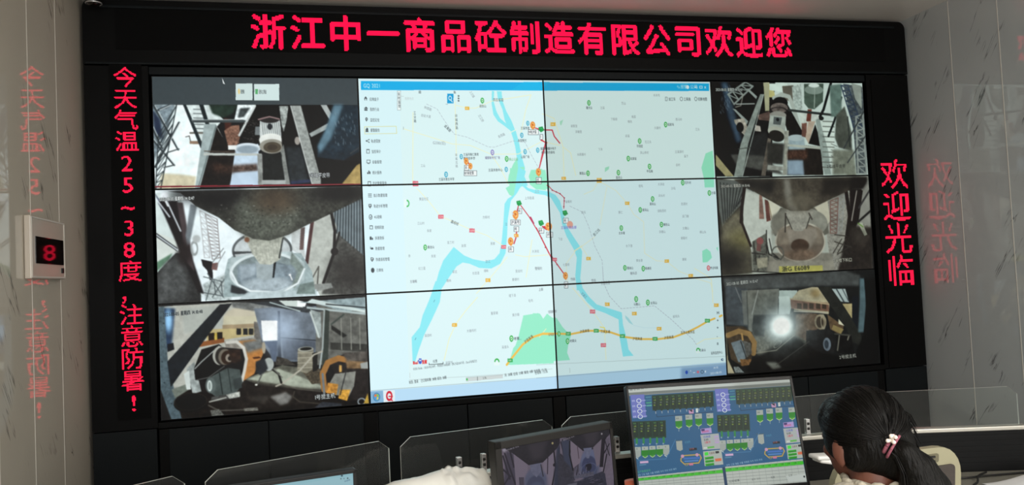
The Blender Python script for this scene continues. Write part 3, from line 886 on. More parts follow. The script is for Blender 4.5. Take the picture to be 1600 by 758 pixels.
# guard arm, motor
Ln([(470, 175), (520, 150), (570, 165), (600, 240), (650, 410)], 26, (172, 184, 176)); El(512, 205, 50, 38, (26, 26, 26)); P([(470, 215), (560, 215), (660, 400), (650, 430), (570, 430), (540, 330), (450, 300)], (40, 36, 36), grain=.5, gs=7)
El(505, 240, 58, 34, (120, 110, 104), grain=.4); El(500, 262, 56, 26, (52, 48, 48), ring=10); El(496, 290, 56, 28, (150, 150, 142))
P([(445, 290), (550, 300), (545, 400), (520, 460), (440, 420), (430, 390)], (166, 176, 168), grain=.08); P([(470, 300), (525, 305), (515, 355), (465, 350)], (96, 104, 104)); El(495, 318, 10, 12, (40, 44, 48))
El(485, 400, 56, 36, (176, 180, 166), ang=.2); El(487, 428, 52, 38, (52, 50, 46), ang=.2)
P([(430, 440), (452, 450), (415, 695), (385, 695)], (112, 104, 94), grain=.2); P([(540, 395), (570, 390), (560, 690), (530, 690)], (160, 164, 152), grain=.15)
P([(425, 470), (540, 480), (530, 620), (425, 610)], (66, 66, 62), blur=4, grain=.15); P([(430, 622), (530, 632), (530, 660), (425, 655)], (150, 154, 146), grain=.15)
# rollers + belt
P([(565, 480), (780, 500), (800, 690), (560, 690)], (50, 44, 40), grain=.3)
P([(570, 440), (670, 440), (680, 520), (565, 520)], (150, 172, 180), blur=3, grain=.08); El(618, 440, 54, 22, (172, 190, 194))
P([(560, 530), (700, 520), (690, 585), (560, 580)], (92, 66, 54), blur=6, grain=.35, gs=7); P([(560, 590), (665, 590), (672, 690), (560, 690)], (140, 164, 184), blur=4)
P([(560, 482), (780, 500), (780, 518), (560, 498)], (176, 184, 172))
# platform, hopper
P([(640, 270), (780, 290), (760, 330), (660, 420)], (196, 206, 198), grain=.1); P([(655, 345), (690, 340), (685, 440), (655, 430)], (128, 88, 76), grain=.2); P([(695, 250), (722, 250), (715, 335), (685, 330)], (130, 70, 56), grain=.2)
P([(745, 330), (700, 480), (680, 440), (700, 330)], (190, 170, 150), grain=.1); P([(745, 350), (790, 500), (700, 480)], (36, 32, 32))
P([(670, 80), (800, 78), (796, 200), (740, 250), (700, 245), (672, 210)], (88, 108, 96), grain=.1); El(735, 120, 62, 30, (140, 160, 150)); Ln([(742, 78), (738, 240)], 6, (160, 176, 166)); El(735, 90, 36, 14, (210, 226, 220))
Ln([(570, 255), (880, 290)], 15, (60, 68, 66)); P([(748, 320), (775, 310), (830, 520), (850, 686), (806, 686)], (150, 166, 160), grain=.1)
P([(775, 320), (870, 330), (870, 620), (860, 686), (840, 560)], (206, 222, 214)); 
for y in range(330, 640, 34): Ln([(795, y), (870, y + 3)], 6, (112, 118, 112))
for y in range(480, 640, 40): Ln([(850, y), (890, y + 18)], 5, (130, 138, 132))
Ln([(848, 75), (800, 250), (775, 300)], 17, (38, 42, 44)); Ln([(918, 170), (870, 330), (832, 430)], 14, (44, 50, 52)); El(785, 310, 16, 14, (44, 48, 48))
# silo + ladder tower
P([(840, 90), (920, 80), (920, 300), (850, 300)], (104, 130, 122), blur=3, grain=.1); P([(885, 290), (940, 230), (985, 400), (990, 530), (900, 505), (875, 440)], (92, 98, 90), blur=2, grain=.12)
P([(860, 520), (1000, 520), (1020, 690), (860, 690)], (128, 134, 120), blur=6, grain=.12)
P([(930, 78), (1055, 100), (1075, 260), (1090, 680), (1020, 680), (1000, 400)], (92, 102, 106), grain=.35, gs=8)
P([(985, 75), (1050, 95), (1055, 250), (1010, 180)], (150, 160, 152)); 
lattice(((915, 90), (1010, 400)), ((960, 90), (1060, 380)), 9, 6, (62, 78, 100)); lattice(((1015, 300), (1030, 680)), ((1060, 280), (1085, 680)), 8, 9, (150, 160, 156))
Ln([(1065, 265), (935, 510)], 9, (70, 76, 78)); Ln([(1080, 425), (960, 605)], 8, (76, 82, 84)); Ln([(960, 300), (975, 500)], 7, (60, 66, 66))
P([(84, 550), (205, 698), (150, 698), (84, 625)], (166, 158, 112), grain=.1)
wall.contrast(cl, 1.28, 0.45, -0.04)
stamp(84, 118, 25, s='2021-08-05 星期四 14:10:47', wf=.6, ang=0.3, c=(190, 198, 194)); Tx('2号线平皮带', 822, 632, 27, (52, 54, 50), wf=.84)
wall.mult(cl, (0.84, 0.86, 0.84))  # view-angle dimming of the right column, painted into the picture

# ===== middle right camera
cl = panel_clip(3, 1, 4, 2)
wall.crop(1110, 270, 4.459)
P(rect(30, 0, 1190, 760), (176, 186, 178))
P([(50, 30), (250, 60), (300, 700), (60, 720)], (60, 58, 52), blur=2, grain=.2)
P([(55, 40), (330, 60), (300, 160), (215, 225), (120, 330), (90, 380), (70, 260)], (104, 112, 110))
for i in range(9): Ln([(75 + i * 24, 60 + i * 6), (100 + i * 13, 350 - i * 17)], 7, (52, 56, 56))
P([(90, 360), (215, 240), (235, 360), (290, 500), (300, 700), (80, 710)], (120, 116, 96), blur=10, grain=.15); El(220, 470, 80, 70, (140, 134, 74), soft=.9, a=.6); El(130, 620, 130, 110, (50, 48, 44), soft=.8)
P([(255, 100), (500, 230), (430, 330), (440, 560), (300, 560), (240, 360), (235, 230)], (196, 206, 200), grain=.06)
P([(350, 150), (370, 150), (385, 320), (350, 320)], (150, 112, 100), grain=.2); P([(388, 180), (412, 190), (432, 330), (402, 340)], (124, 76, 68)); P([(412, 170), (500, 240), (440, 320)], (214, 214, 196)); Ln([(415, 200), (440, 330)], 5, (150, 120, 80))
Ln([(245, 100), (228, 230), (222, 340)], 24, (52, 42, 40)); Ln([(225, 340), (290, 510)], 18, (58, 46, 42)); 
P([(300, 480), (400, 420), (430, 640), (420, 690), (310, 690)], (104, 108, 100), grain=.35, gs=8)
for a in ((310, 480, 330, 640), (300, 560, 390, 570), (320, 600, 420, 640), (400, 400, 400, 560), (350, 580, 340, 690), (300, 690, 500, 700)): Ln([(a[0], a[1]), (a[2], a[3])], 8, (60, 60, 56))
El(355, 475, 24, 26, (150, 84, 84)); P([(335, 490), (365, 500), (360, 550), (330, 545)], (120, 80, 78)); P([(330, 600), (410, 590), (410, 660), (340, 670)], (160, 158, 138), blur=2, grain=.2)
# right side
P([(740, 240), (960, 130), (1150, 140), (1150, 700), (860, 690), (820, 400)], (150, 150, 142), grain=.25, gs=9)
P([(740, 240), (830, 190), (850, 330), (830, 360)], (198, 196, 176)); lattice(((850, 190), (850, 420)), ((905, 170), (895, 420)), 8, 6, (132, 100, 92)); lattice(((915, 160), (900, 430)), ((950, 150), (930, 400)), 6, 5, (150, 156, 156))
P([(1040, 90), (1125, 60), (1140, 380), (1060, 340), (1040, 330)], (150, 152, 146)); Ln([(960, 120), (985, 300), (960, 480)], 26, (46, 38, 36)); P([(985, 110), (1080, 110), (1050, 330), (960, 540), (930, 560), (990, 330)], (44, 36, 34), blur=1)
Ln([(1035, 120), (1000, 330)], 9, (150, 146, 140)); Ln([(1130, 110), (1050, 240)], 13, (70, 70, 72)); Ln([(1140, 255), (1040, 345)], 15, (48, 48, 48)); Ln([(1105, 60), (1075, 110)], 14, (170, 172, 168))
P([(1000, 370), (1150, 380), (1150, 690), (900, 690), (940, 540)], (56, 50, 46), blur=6, grain=.25); P([(1045, 350), (1075, 345), (1110, 430), (1090, 440)], (180, 190, 170)); Ln([(1045, 350), (1080, 375)], 8, (120, 170, 70)); El(1060, 440, 50, 60, (90, 84, 76), soft=.7, a=.5)
for a in ((880, 480, 1000, 520), (870, 560, 930, 460), (900, 570, 990, 510), (960, 460, 900, 560), (880, 430, 960, 440)): Ln([(a[0], a[1]), (a[2], a[3])], 7, (74, 70, 64))
# truck + bowl
P([(430, 560), (860, 560), (880, 690), (400, 690)], (134, 132, 122), blur=2, grain=.1)
P([(500, 240), (740, 240), (830, 340), (840, 420), (800, 440), (460, 440), (430, 370)], (112, 112, 102), grain=.1); El(632, 350, 200, 112, (146, 148, 138), grain=.08)
P([(440, 300), (540, 240), (560, 420), (440, 430)], (128, 128, 118), blur=5)
El(640, 480, 178, 142, (190, 188, 174)); El(640, 482, 166, 132, (120, 108, 96), grain=.08)
P([(480, 400), (520, 375), (760, 375), (795, 400), (800, 500), (470, 500)], (134, 124, 110), blur=4, grain=.08); P([(540, 395), (750, 385), (760, 440), (700, 540), (580, 540), (550, 440)], (150, 142, 130), blur=5)
El(636, 508, 64, 48, (84, 66, 54), soft=.12, grain=.15); El(640, 572, 110, 40, (120, 100, 84), soft=.5, grain=.2)
P([(530, 270), (735, 262), (690, 370), (655, 405), (600, 405), (570, 380)], (160, 160, 150), grain=.15, gs=8); Ln([(540, 300), (580, 390)], 8, (80, 78, 72)); Ln([(705, 310), (680, 385)], 8, (80, 78, 72)); Ln([(535, 280), (532, 410)], 10, (70, 66, 62)); Ln([(700, 280), (720, 320)], 12, (90, 86, 80))
Ln([(400, 500), (420, 570), (500, 605), (520, 580)], 9, (50, 50, 48)); Ln([(420, 460), (440, 560), (480, 590)], 8, (56, 56, 54)); El(480, 560, 40, 46, (96, 98, 92), ring=8)
P([(420, 620), (870, 612), (880, 680), (410, 690)], (150, 148, 136), blur=3, grain=.08)
P([(490, 655), (795, 648), (798, 690), (490, 700)], (196, 192, 92)); Tx('浙G E6089', 510, 676, 42, (70, 72, 56), wf=.98, ang=-1, bold=0.02)
# chute
P([(170, 40), (1110, 24), (1030, 95), (740, 235), (690, 262), (570, 262), (500, 232), (260, 95)], (84, 78, 68), grain=.2, gs=10)
P([(170, 40), (480, 40), (440, 150), (260, 95)], (48, 46, 44), blur=14); P([(800, 30), (1110, 24), (900, 150), (780, 160)], (52, 48, 44), blur=12)
P([(520, 35), (560, 35), (590, 200), (640, 270), (560, 250), (530, 160)], (142, 142, 134), blur=8, a=.8); El(640, 200, 80, 60, (120, 114, 98), soft=.8, a=.8)
P([(1000, 26), (1112, 24), (1112, 60), (1080, 110), (980, 120)], (40, 36, 34), blur=6)
wall.contrast(cl, 1.18, 0.45, -0.03)
stamp(80, 88, 26, s='2021-08-05 星期四 14:10:46', wf=.66, ang=-.5, c=(190, 192, 186)); Tx('2号楼下料口', 872, 616, 30, (206, 206, 196), wf=.8, ang=-1, edge=(50, 50, 46))
P([(1120, 20), (1180, 20), (1180, 720), (1150, 720)], (26, 24, 24), blur=2)
wall.mult(cl, (0.84, 0.85, 0.82))  # same view-angle dimming put into this picture

# ===== lower right camera
cl = panel_clip(3, 2, 4, 3)
wall.crop(1120, 420, 4.211)
P(rect(20, 0, 1137, 758), (40, 42, 42), grain=.15)
P([(50, 60), (860, 10), (960, 40), (950, 110), (700, 110), (180, 140), (60, 120)], (82, 86, 86), blur=5, grain=.1)
P([(60, 110), (210, 130), (220, 380), (70, 370)], (76, 84, 90), blur=3, grain=.1); P([(170, 140), (205, 140), (212, 370), (185, 370)], (104, 108, 104)); Ln([(130, 120), (170, 220)], 7, (110, 116, 118))
P([(205, 140), (420, 130), (410, 300), (250, 300), (240, 420), (215, 420)], (112, 114, 106), grain=.12); P([(240, 160), (400, 150), (400, 300), (240, 305)], (98, 100, 92), blur=4, grain=.2); Ln([(280, 140), (240, 300)], 7, (146, 150, 144)); Ln([(205, 150), (215, 400)], 6, (70, 74, 70))
P([(420, 140), (540, 140), (540, 200), (500, 260), (490, 300), (418, 300)], (168, 186, 180)); P([(418, 180), (490, 178), (490, 290), (420, 300)], (188, 206, 200))
P([(550, 140), (640, 118), (690, 120), (755, 230), (750, 300), (520, 270), (500, 200)], (170, 160, 128), grain=.12); P([(495, 195), (750, 225), (752, 282), (500, 262)], (122, 88, 72), grain=.15)
for x in (540, 580, 620, 665, 705): P([(x, 225), (x + 30, 228), (x + 30, 266), (x, 262)], (72, 60, 50))
Ln([(495, 196), (750, 232)], 9, (170, 150, 116)); Ln([(520, 278), (740, 290)], 8, (170, 164, 146)); El(660, 160, 30, 26, (140, 116, 70), soft=.7, a=.7)
P([(675, 115), (765, 115), (940, 330), (980, 520), (900, 480), (860, 380), (760, 240)], (52, 54, 50), grain=.12)
P([(770, 130), (860, 130), (885, 220), (830, 215)], (160, 176, 176)); Ln([(800, 130), (850, 215)], 9, (70, 80, 84)); Ln([(840, 130), (880, 210)], 7, (90, 100, 104)); P([(840, 230), (908, 228), (905, 330)], (176, 160, 112), grain=.1); P([(905, 180), (945, 180), (945, 400), (905, 330)], (36, 42, 50))
P([(955, 60), (990, 60), (998, 200), (985, 420), (945, 420), (955, 220)], (86, 110, 118), blur=3); P([(985, 60), (1080, 60), (1080, 660), (900, 640), (980, 440), (1000, 250)], (18, 19, 19), blur=2)
# machines
P([(240, 400), (600, 400), (620, 520), (480, 560), (280, 580), (260, 500)], (112, 112, 100), blur=5, grain=.3, gs=8); P([(240, 360), (330, 380), (320, 450), (250, 440)], (56, 58, 56), blur=3, grain=.2)
P([(530, 300), (640, 290), (610, 480), (530, 440)], (112, 92, 76), blur=4, grain=.3); El(645, 350, 62, 56, (104, 80, 60), grain=.3); El(695, 350, 40, 52, (140, 126, 100), grain=.2); El(690, 352, 24, 38, (70, 58, 46)); El(712, 350, 14, 44, (150, 140, 116), ring=6)
P([(740, 300), (850, 380), (830, 440), (760, 400)], (104, 84, 62), grain=.2); P([(780, 370), (850, 400), (830, 432), (770, 400)], (146, 128, 80)); P([(815, 330), (855, 378), (815, 365)], (196, 192, 164))
P([(600, 410), (760, 400), (800, 480), (780, 560), (640, 560), (600, 500)], (44, 44, 44), grain=.2); El(738, 500, 26, 44, (104, 116, 128), grain=.2); El(735, 500, 14, 28, (60, 70, 80))
P([(800, 440), (900, 440), (920, 560), (810, 560)], (34, 34, 34), grain=.2); Ln([(820, 440), (808, 540)], 9, (120, 118, 106)); Ln([(885, 440), (875, 470)], 9, (120, 118, 106)); Ln([(790, 430), (890, 440)], 10, (80, 80, 72))
P([(240, 600), (520, 440), (700, 560), (900, 600), (900, 690), (200, 690)], (30, 28, 26), blur=8, grain=.3); P([(330, 620), (400, 620), (440, 655), (380, 668)], (110, 112, 104), blur=5); Ln([(260, 560), (400, 540), (520, 440)], 6, (130, 126, 110)); Ln([(400, 640), (620, 480)], 4, (76, 74, 68)); El(410, 500, 30, 14, (150, 150, 134), ring=5, ang=-.6)
El(435, 370, 190, 170, (130, 146, 150), soft=.95, a=.6); El(435, 375, 98, 100, (196, 214, 216), soft=.6, a=.9); El(435, 378, 66, 66, (234, 246, 246), soft=.35)
# orange guard left
P([(65, 380), (180, 380), (240, 420), (260, 520), (230, 620), (180, 650), (100, 600), (75, 470)], (80, 68, 54), grain=.2); Ln([(80, 440), (150, 412), (220, 430), (256, 490), (250, 560)], 34, (150, 118, 72))
P([(100, 490), (170, 470), (210, 540), (190, 620), (150, 620)], (110, 124, 132), grain=.15); P([(180, 475), (230, 490), (240, 560), (205, 590)], (96, 96, 92), grain=.3, gs=6); P([(160, 600), (240, 600), (220, 640), (170, 645)], (130, 94, 56), grain=.3, gs=5); Ln([(172, 430), (178, 470)], 12, (180, 140, 80)); Ln([(165, 480), (205, 600)], 7, (60, 62, 62))
P([(64, 350), (80, 600), (124, 695), (78, 695)], (176, 166, 134)); P([(118, 650), (150, 650), (190, 690), (128, 692)], (120, 128, 128), grain=.4, gs=5)
wall.contrast(cl, 1.25, 0.40, -0.04)
stamp(70, 98, 27, s='2021-08-05 星期四 14:10:47', wf=.66, ang=-2.5, c=(176, 180, 176)); Tx('2号搅主机', 820, 588, 28, (176, 178, 170), wf=.9, ang=-2, edge=(24, 24, 24))
wall.mult(cl, (0.9, 0.92, 0.9))  # milder view-angle dimming put into the lower picture

# ===== the map window across the six middle displays
cl = panel_clip(1, 0, 3, 3)
WATER, PARK, ROAD, HWY = (142, 236, 246), (152, 238, 204), (240, 244, 206), (240, 196, 88)
wall.crop(0, 0, 1)
P(rect(540, 100, 1160, 660), (221, 246, 248))
P([(555, 110), (1120, 118), (1120, 128), (555, 124.5)], (214, 240, 246))
P([(563, 124.5), (1111, 128.4), (1111, 140.5), (563, 138.6)], (2, 176, 236))
P([(820, 126), (860, 126), (845, 139.5), (800, 139)], (10, 184, 238))
P([(560, 138.8), (624, 139.2), (640, 606), (576, 612)], (218, 246, 252))
Tx('GQ 2021', 567, 131.5, 9, (206, 240, 250), wf=.74)
# title bar buttons
Tx('✎报警', 1060, 133.5, 7, (190, 232, 246), wf=.8); El(1077, 134, 2.4, 3, (225, 245, 250)); Tx('公司', 1081, 133.7, 7, (200, 235, 246), wf=.85)
Ln([(1088, 134.2), (1092, 134.2)], 1.2, (220, 245, 250)); Ln([(1096, 132.5), (1100, 132.5), (1100, 135.8), (1096, 135.8), (1096, 132.5)], .8, (220, 245, 250)); Tx('x', 1103, 133.5, 8, (220, 245, 250), wf=.9)
# --- parks
wall.crop(555, 110, 4.21)
P([(1080, 560), (1105, 570), (1125, 640), (1120, 740), (1010, 740), (1018, 690), (1045, 620)], PARK)
P([(1165, 655), (1240, 650), (1270, 740), (1165, 745), (1150, 700)], PARK)
# river, upper part
P([(905, 128), (920, 128), (918, 200), (935, 262), (960, 310), (1000, 345), (1062, 392), (1040, 402), (985, 358), (945, 330), (915, 285), (903, 210)], WATER)
P([(938, 128), (970, 130), (975, 190), (1000, 260), (1035, 325), (1060, 390), (1035, 398), (1000, 345), (990, 320), (975, 250), (945, 180)], WATER)
P([(1028, 390), (1062, 386), (1085, 470), (1105, 570), (1125, 640), (1122, 700), (1145, 752), (1090, 760), (1078, 620), (1060, 500), (1045, 440)], WATER)
Ln([(1025, 405), (1066, 385)], 6, (235, 248, 230))
wall.crop(560, 270, 4.21)
P([(1005, -30), (1100, -40), (1095, 60), (1060, 110), (1020, 150), (1000, 90)], PARK)
P([(1060, -40), (1110, -10), (1090, 60), (1050, 130), (1010, 180), (990, 300), (985, 420), (975, 530), (940, 600), (880, 632), (800, 628), (735, 600), (690, 592), (650, 618), (600, 690), (555, 760), (505, 760), (530, 660), (560, 580), (630, 488), (700, 545), (760, 570), (840, 585), (900, 570), (935, 530), (950, 440), (960, 330), (968, 200), (990, 165), (1030, 140)], WATER)
P([(1140, -10), (1240, -20), (1262, 100), (1180, 105), (1135, 70)], PARK)
P([(1092, 60), (1125, 95), (1180, 110), (1262, 118), (1262, 142), (1170, 132), (1115, 108), (1085, 80)], WATER)
P([(975, 95), (1000, 80), (1020, 150), (1000, 140)], PARK)
wall.crop(840, 270, 4.21)
P([(0, -30), (40, -25), (60, 60), (65, 110), (0, 102)], PARK)
P([(-10, 104), (70, 116), (120, 140), (150, 180), (170, 250), (190, 340), (240, 420), (280, 480), (298, 520), (292, 620), (285, 700), (305, 770), (262, 770), (252, 680), (262, 560), (245, 510), (195, 420), (165, 340), (150, 260), (120, 210), (90, 160), (60, 142), (-10, 132)], WATER)
Ln([(245, 515), (295, 482)], 8, (236, 240, 200))
P([(1098, -60), (1170, -120), (1175, 90), (1112, 92)], PARK, ); P([(1095, 515), (1125, 500), (1150, 520), (1160, 560), (1130, 590), (1098, 592)], PARK); P([(1188, 495), (1200, 488), (1200, 520)], PARK)
wall.crop(840, 110, 4.21)
P([(1165, 525), (1178, 700), (1105, 706), (1090, 640), (1118, 545)], PARK)
P([(150, 330), (172, 318), (165, 340), (158, 358), (150, 350)], (170, 230, 205)); P([(450, 640), (478, 630), (475, 650), (448, 670)], (160, 228, 200))
wall.crop(565, 440, 3.79)
P([(440, 0), (500, 0), (475, 50), (465, 120), (420, 220), (370, 320), (335, 420), (318, 478), (303, 478), (297, 330), (345, 270), (362, 200), (400, 110)], WATER)
P([(965, 200), (1052, 186), (1065, 190), (1085, 222), (1106, 190), (1140, 215), (1148, 488), (868, 498), (885, 465), (905, 395), (918, 380), (935, 330)], PARK)
wall.crop(840, 420, 3.79)
P([(-20, 262), (20, 265), (40, 298), (65, 264), (90, 288), (115, 292), (150, 345), (200, 400), (185, 450), (178, 500), (195, 544), (-20, 562)], PARK)
P([(232, -10), (252, -10), (248, 40), (262, 100), (310, 165), (355, 210), (410, 228), (505, 258), (512, 330), (535, 420), (545, 480), (575, 518), (512, 524), (490, 400), (485, 300), (405, 262), (345, 240), (300, 200), (255, 140), (235, 90)], WATER)
P([(525, 275), (545, 292), (575, 335), (548, 320), (527, 292)], (172, 226, 232))
Ln([(575, 335), (640, 350), (720, 350)], 3, (205, 235, 244))
# --- roads
wall.crop(555, 110, 4.21)
for q in ([(320, 380), (450, 420), (640, 480), (760, 490), (900, 550), (1080, 548), (1262, 450)], [(660, 220), (740, 242), (800, 240), (900, 195), (1165, 152)], [(380, 270), (378, 740)], [(660, 200), (668, 560)], [(1165, 152), (1130, 250), (1095, 420)], [(900, 550), (960, 640), (1010, 740)]): Ln(q, 5, ROAD)
wall.crop(840, 110, 4.21)
for q in ([(40, 280), (110, 310), (170, 500), (220, 540), (255, 690)], [(170, 500), (178, 720)], [(60, 470), (150, 490)]): Ln(q, 5, ROAD)
wall.crop(560, 270, 4.21)
for q in ([(385, 95), (470, 190), (540, 280), (740, 370), (850, 410), (960, 480)], [(985, 555), (900, 660), (850, 720), (780, 790)], [(1040, 540), (1100, 552), (1262, 540)], [(1150, 440), (1110, 690)]): Ln(q, 5, ROAD)
wall.crop(840, 270, 4.21)
for q in ([(410, 48), (520, 110), (600, 200), (640, 270), (705, 320), (712, 530), (790, 580), (860, 585), (940, 650), (1015, 680), (1150, 720), (1165, 780)], [(410, 40), (370, 110), (310, 135)], [(300, 480), (380, 420)], [(460, 90), (415, 340)], [(250, 520), (190, 600), (200, 720)], [(295, 490), (340, 560)]): Ln(q, 5, (236, 242, 214))
wall.crop(565, 440, 3.79)
for q in ([(690, 90), (620, 170), (560, 250), (520, 340), (490, 470)], [(1100, 280), (1060, 330)]): Ln(q, 4, (244, 244, 190))
wall.crop(840, 420, 3.79)
for q in ([(210, 110), (330, 250), (400, 350), (410, 540)], [(940, 0), (1040, 60), (1050, 200)], [(950, 450), (1000, 420), (1100, 410)]): Ln(q, 4, (244, 244, 200))
Ln([(375, 345), (400, 350), (410, 385)], 6, (240, 232, 120))
# expressway
wall.crop(565, 440, 3.79); Ln([(865, 496), (900, 450), (960, 375), (1020, 330), (1080, 310), (1140, 312)], 13, HWY)
wall.crop(840, 420, 3.79); Ln([(0, 398), (40, 384), (120, 385), (200, 388), (300, 368), (380, 368), (440, 378), (520, 405), (620, 418), (720, 418), (810, 408), (900, 375), (960, 345), (1020, 310), (1060, 294)], 12, HWY); Ln([(1090, 282), (1102, 276)], 12, HWY)
# railway dashes
GR = (176, 184, 196)
wall.crop(555, 110, 4.21); Ln([(470, 214), (540, 246), (580, 310), (620, 370), (655, 415), (740, 435), (880, 500), (920, 502), (1050, 460), (1125, 470), (1170, 560), (1220, 650)], 3, GR, dash=(16, 9))
wall.crop(840, 270, 4.21); Ln([(215, 215), (300, 255), (340, 350), (380, 480), (430, 580), (438, 720)], 3, GR, dash=(16, 9))
wall.crop(840, 420, 3.79); Ln([(390, 0), (395, 80), (430, 160), (500, 235), (700, 218), (800, 300), (880, 375), (930, 420), (950, 450)], 3, GR, dash=(12, 8))
# --- vehicle tracks
RED = (206, 44, 66)
wall.crop(555, 110, 4.21); Ln([(1185, 372), (1215, 380), (1262, 388)], 7, RED); Ln([(1235, 455), (1260, 470)], 8, RED); Ln([(1262, 470), (1240, 545), (1220, 640)], 7, RED, dash=(20, 5)); Ln([(735, 580), (765, 640)], 8, RED)
wall.crop(840, 110, 4.21); Ln([(40, 386), (98, 388), (112, 430), (148, 475)], 8, RED, dash=(22, 4)); Ln([(30, 455), (60, 470), (55, 510), (20, 640)], 7, RED, dash=(20, 5))
wall.crop(560, 270, 4.21); Ln([(1075, 210), (1130, 285), (1190, 385), (1262, 530)], 6, RED); Ln([(1140, 290), (1160, 330)], 11, (190, 60, 100)); Ln([(1048, 380), (1042, 430), (1030, 465)], 8, RED); Ln([(1230, 350), (1262, 370)], 8, RED); Ln([(1060, 210), (1050, 250)], 7, RED)
wall.crop(840, 270, 4.21); Ln([(0, 360), (100, 560), (185, 680)], 7, RED, dash=(30, 3)); Ln([(70, 75), (98, 108), (150, 132), (178, 160), (175, 230)], 5, RED)
for q in ((98, 108), (125, 120), (150, 132), (178, 160), (178, 180), (175, 218), (35, 430), (60, 490), (130, 605)): El(q[0], q[1], 5, 5, (170, 60, 80))
Ln([(40, 350), (68, 372)], 8, RED)
# --- road number shields
def shield(x, y, c, t, s=1.0): P(rect(x - 15 * s, y - 11 * s, x + 15 * s, y + 11 * s), c); Tx(t, x - 11 * s, y, 15 * s, (250, 246, 230), wf=.7)
YE, PK, GN_ = (232, 186, 72), (222, 92, 116), (46, 170, 84)
wall.crop(555, 110, 4.21); shield(741, 243, YE, '313'); shield(397, 742, PK, 'G330', 1.2)
wall.crop(840, 110, 4.21); shield(104, 350, YE, '314', 1.1); shield(175, 711, YE, '314'); shield(411, 721, YE, '315', 1.1)
wall.crop(560, 270, 4.21); shield(377, 69, PK, 'G330', 1.2); shield(545, 286, PK, 'G330', 1.2); shield(752, 378, PK, 'G330', 1.2); shield(962, 488, PK, 'G330', 1.1); shield(1046, 412, (236, 170, 70), '45'); shield(858, 710, YE, '315', 1.1)
wall.crop(840, 270, 4.21); shield(597, 197, YE, '313'); shield(340, 566, YE, '315'); shield(860, 583, YE, '313'); shield(1019, 680, YE, '313'); shield(115, 572, PK, 'G330')
wall.crop(565, 440, 3.79); shield(553, 257, YE, '315'); shield(886, 470, GN_, 'G60')
wall.crop(840, 420, 3.79)
for x, y in ((185, 386), (352, 368), (509, 400), (704, 417), (1017, 308)): shield(x, y, GN_, 'G60')
for x, y in ((418, 209), (580, 265), (728, 356), (1070, 215)): shield(x, y, YE, '314', .95)
shield(330, 253, PK, 'G330', 1.05); shield(395, 455, PK, 'G330', 1.05)
# --- place pins
def pin(x, y, c, r=1.0, inner=(240, 252, 246)):
    P([(x - 9 * r, y + 6 * r), (x + 9 * r, y + 6 * r), (x, y + 24 * r)], c); El(x, y, 12 * r, 19 * r, c); El(x, y, 6.5 * r, 11 * r, inner); P([(x - 5 * r, y + 5 * r), (x, y - 8 * r), (x + 5 * r, y + 5 * r)], c)
PG, PB = (44, 178, 74), (44, 170, 206)
INK, SOFT = (92, 104, 110), (158, 172, 178)
wall.crop(555, 110, 4.21)
pin(841, 190, PG); Tx('胡太山', 822, 228, 22, INK, wf=.7)
pin(1143, 342, PB, .85); pin(1103, 422, PB, .9); pin(1125, 532, PB, .9); pin(1209, 522, PB, .9); pin(701, 565, PB, .9); pin(600, 684, PB, 1.0); pin(1000, 650, PB, .9); pin(1003, 580, PG, 1.0); pin(908, 537, (140, 130, 200), 1.0)
for t, x, y, h, wf, c in (('兰溪市聚仁教育', 716, 552, 21, .7, INK), ('集团初中学', 716, 578, 21, .75, INK), ('兰溪市第五中学', 552, 718, 22, .68, INK), ('兰溪体育中心', 882, 656, 22, .72, INK), ('横山公园', 1018, 584, 22, .7, (130, 190, 150)), ('耀都新时代广场', 860, 574, 21, .68, (120, 118, 150)), ('山背广场', 1098, 568, 22, .65, INK), ('永安新村', 1078, 458, 21, .68, INK), ('兰溪市政', 1096, 376, 22, .68, INK), ('兰溪市江', 1226, 514, 20, .7, INK), ('四五省道', 912, 186, 24, .74, (110, 124, 128)), ('工山', 432, 626, 22, .7, SOFT), ('搜索地点', 326, 178, 22, .68, (200, 214, 216))): Tx(t, x, y, h, c, wf=wf)
Tx('林荫路', 455, 234, 22, SOFT, wf=.8, ang=22); Tx('创业大道', 434, 288, 22, SOFT, wf=.75, ang=10); Tx('G330(旧)', 512, 472, 26, (150, 162, 170), wf=.84, ang=4); Tx('环城西路', 668, 282, 24, (110, 124, 128), wf=.7, vert=True); Tx('环城北路', 668, 545, 22, (150, 162, 168), wf=.7, vert=True); Tx('工业路', 392, 262, 24, (96, 108, 112), wf=.7, vert=True); Tx('金角路', 592, 356, 22, INK, wf=.85, ang=48); Tx('兰江桥', 820, 286, 22, SOFT, wf=.8, ang=62); Tx('上兰路', 762, 128, 20, SOFT, wf=.8, ang=62); Tx('金西路', 946, 434, 21, SOFT, wf=.8, ang=-22); Tx('道', 416, 134, 22, INK, wf=.9); Tx('路', 650, 136, 20, INK, wf=.8)
P(rect(276, 126, 298, 254), (240, 252, 252)); Ln([(276, 126), (298, 126), (298, 254), (276, 254), (276, 126)], 2, (130, 146, 150)); Tx('实时监控', 287, 136, 24, (80, 92, 98), wf=.7, vert=True)
P(rect(608, 146, 650, 210), (10, 160, 218)); El(627, 174, 9, 13, (235, 250, 252), ring=4); Ln([(633, 188), (641, 200)], 5, (235, 250, 252))
for y in (160, 176, 192): El(683, y, 6, 6, (100, 110, 112))
Ln([(300, 162), (318, 162)], 2, (180, 190, 192)); Ln([(316, 366), (316, 384)], 2.5, (140, 150, 154)); Ln([(598, 214), (612, 216)], 2, INK)
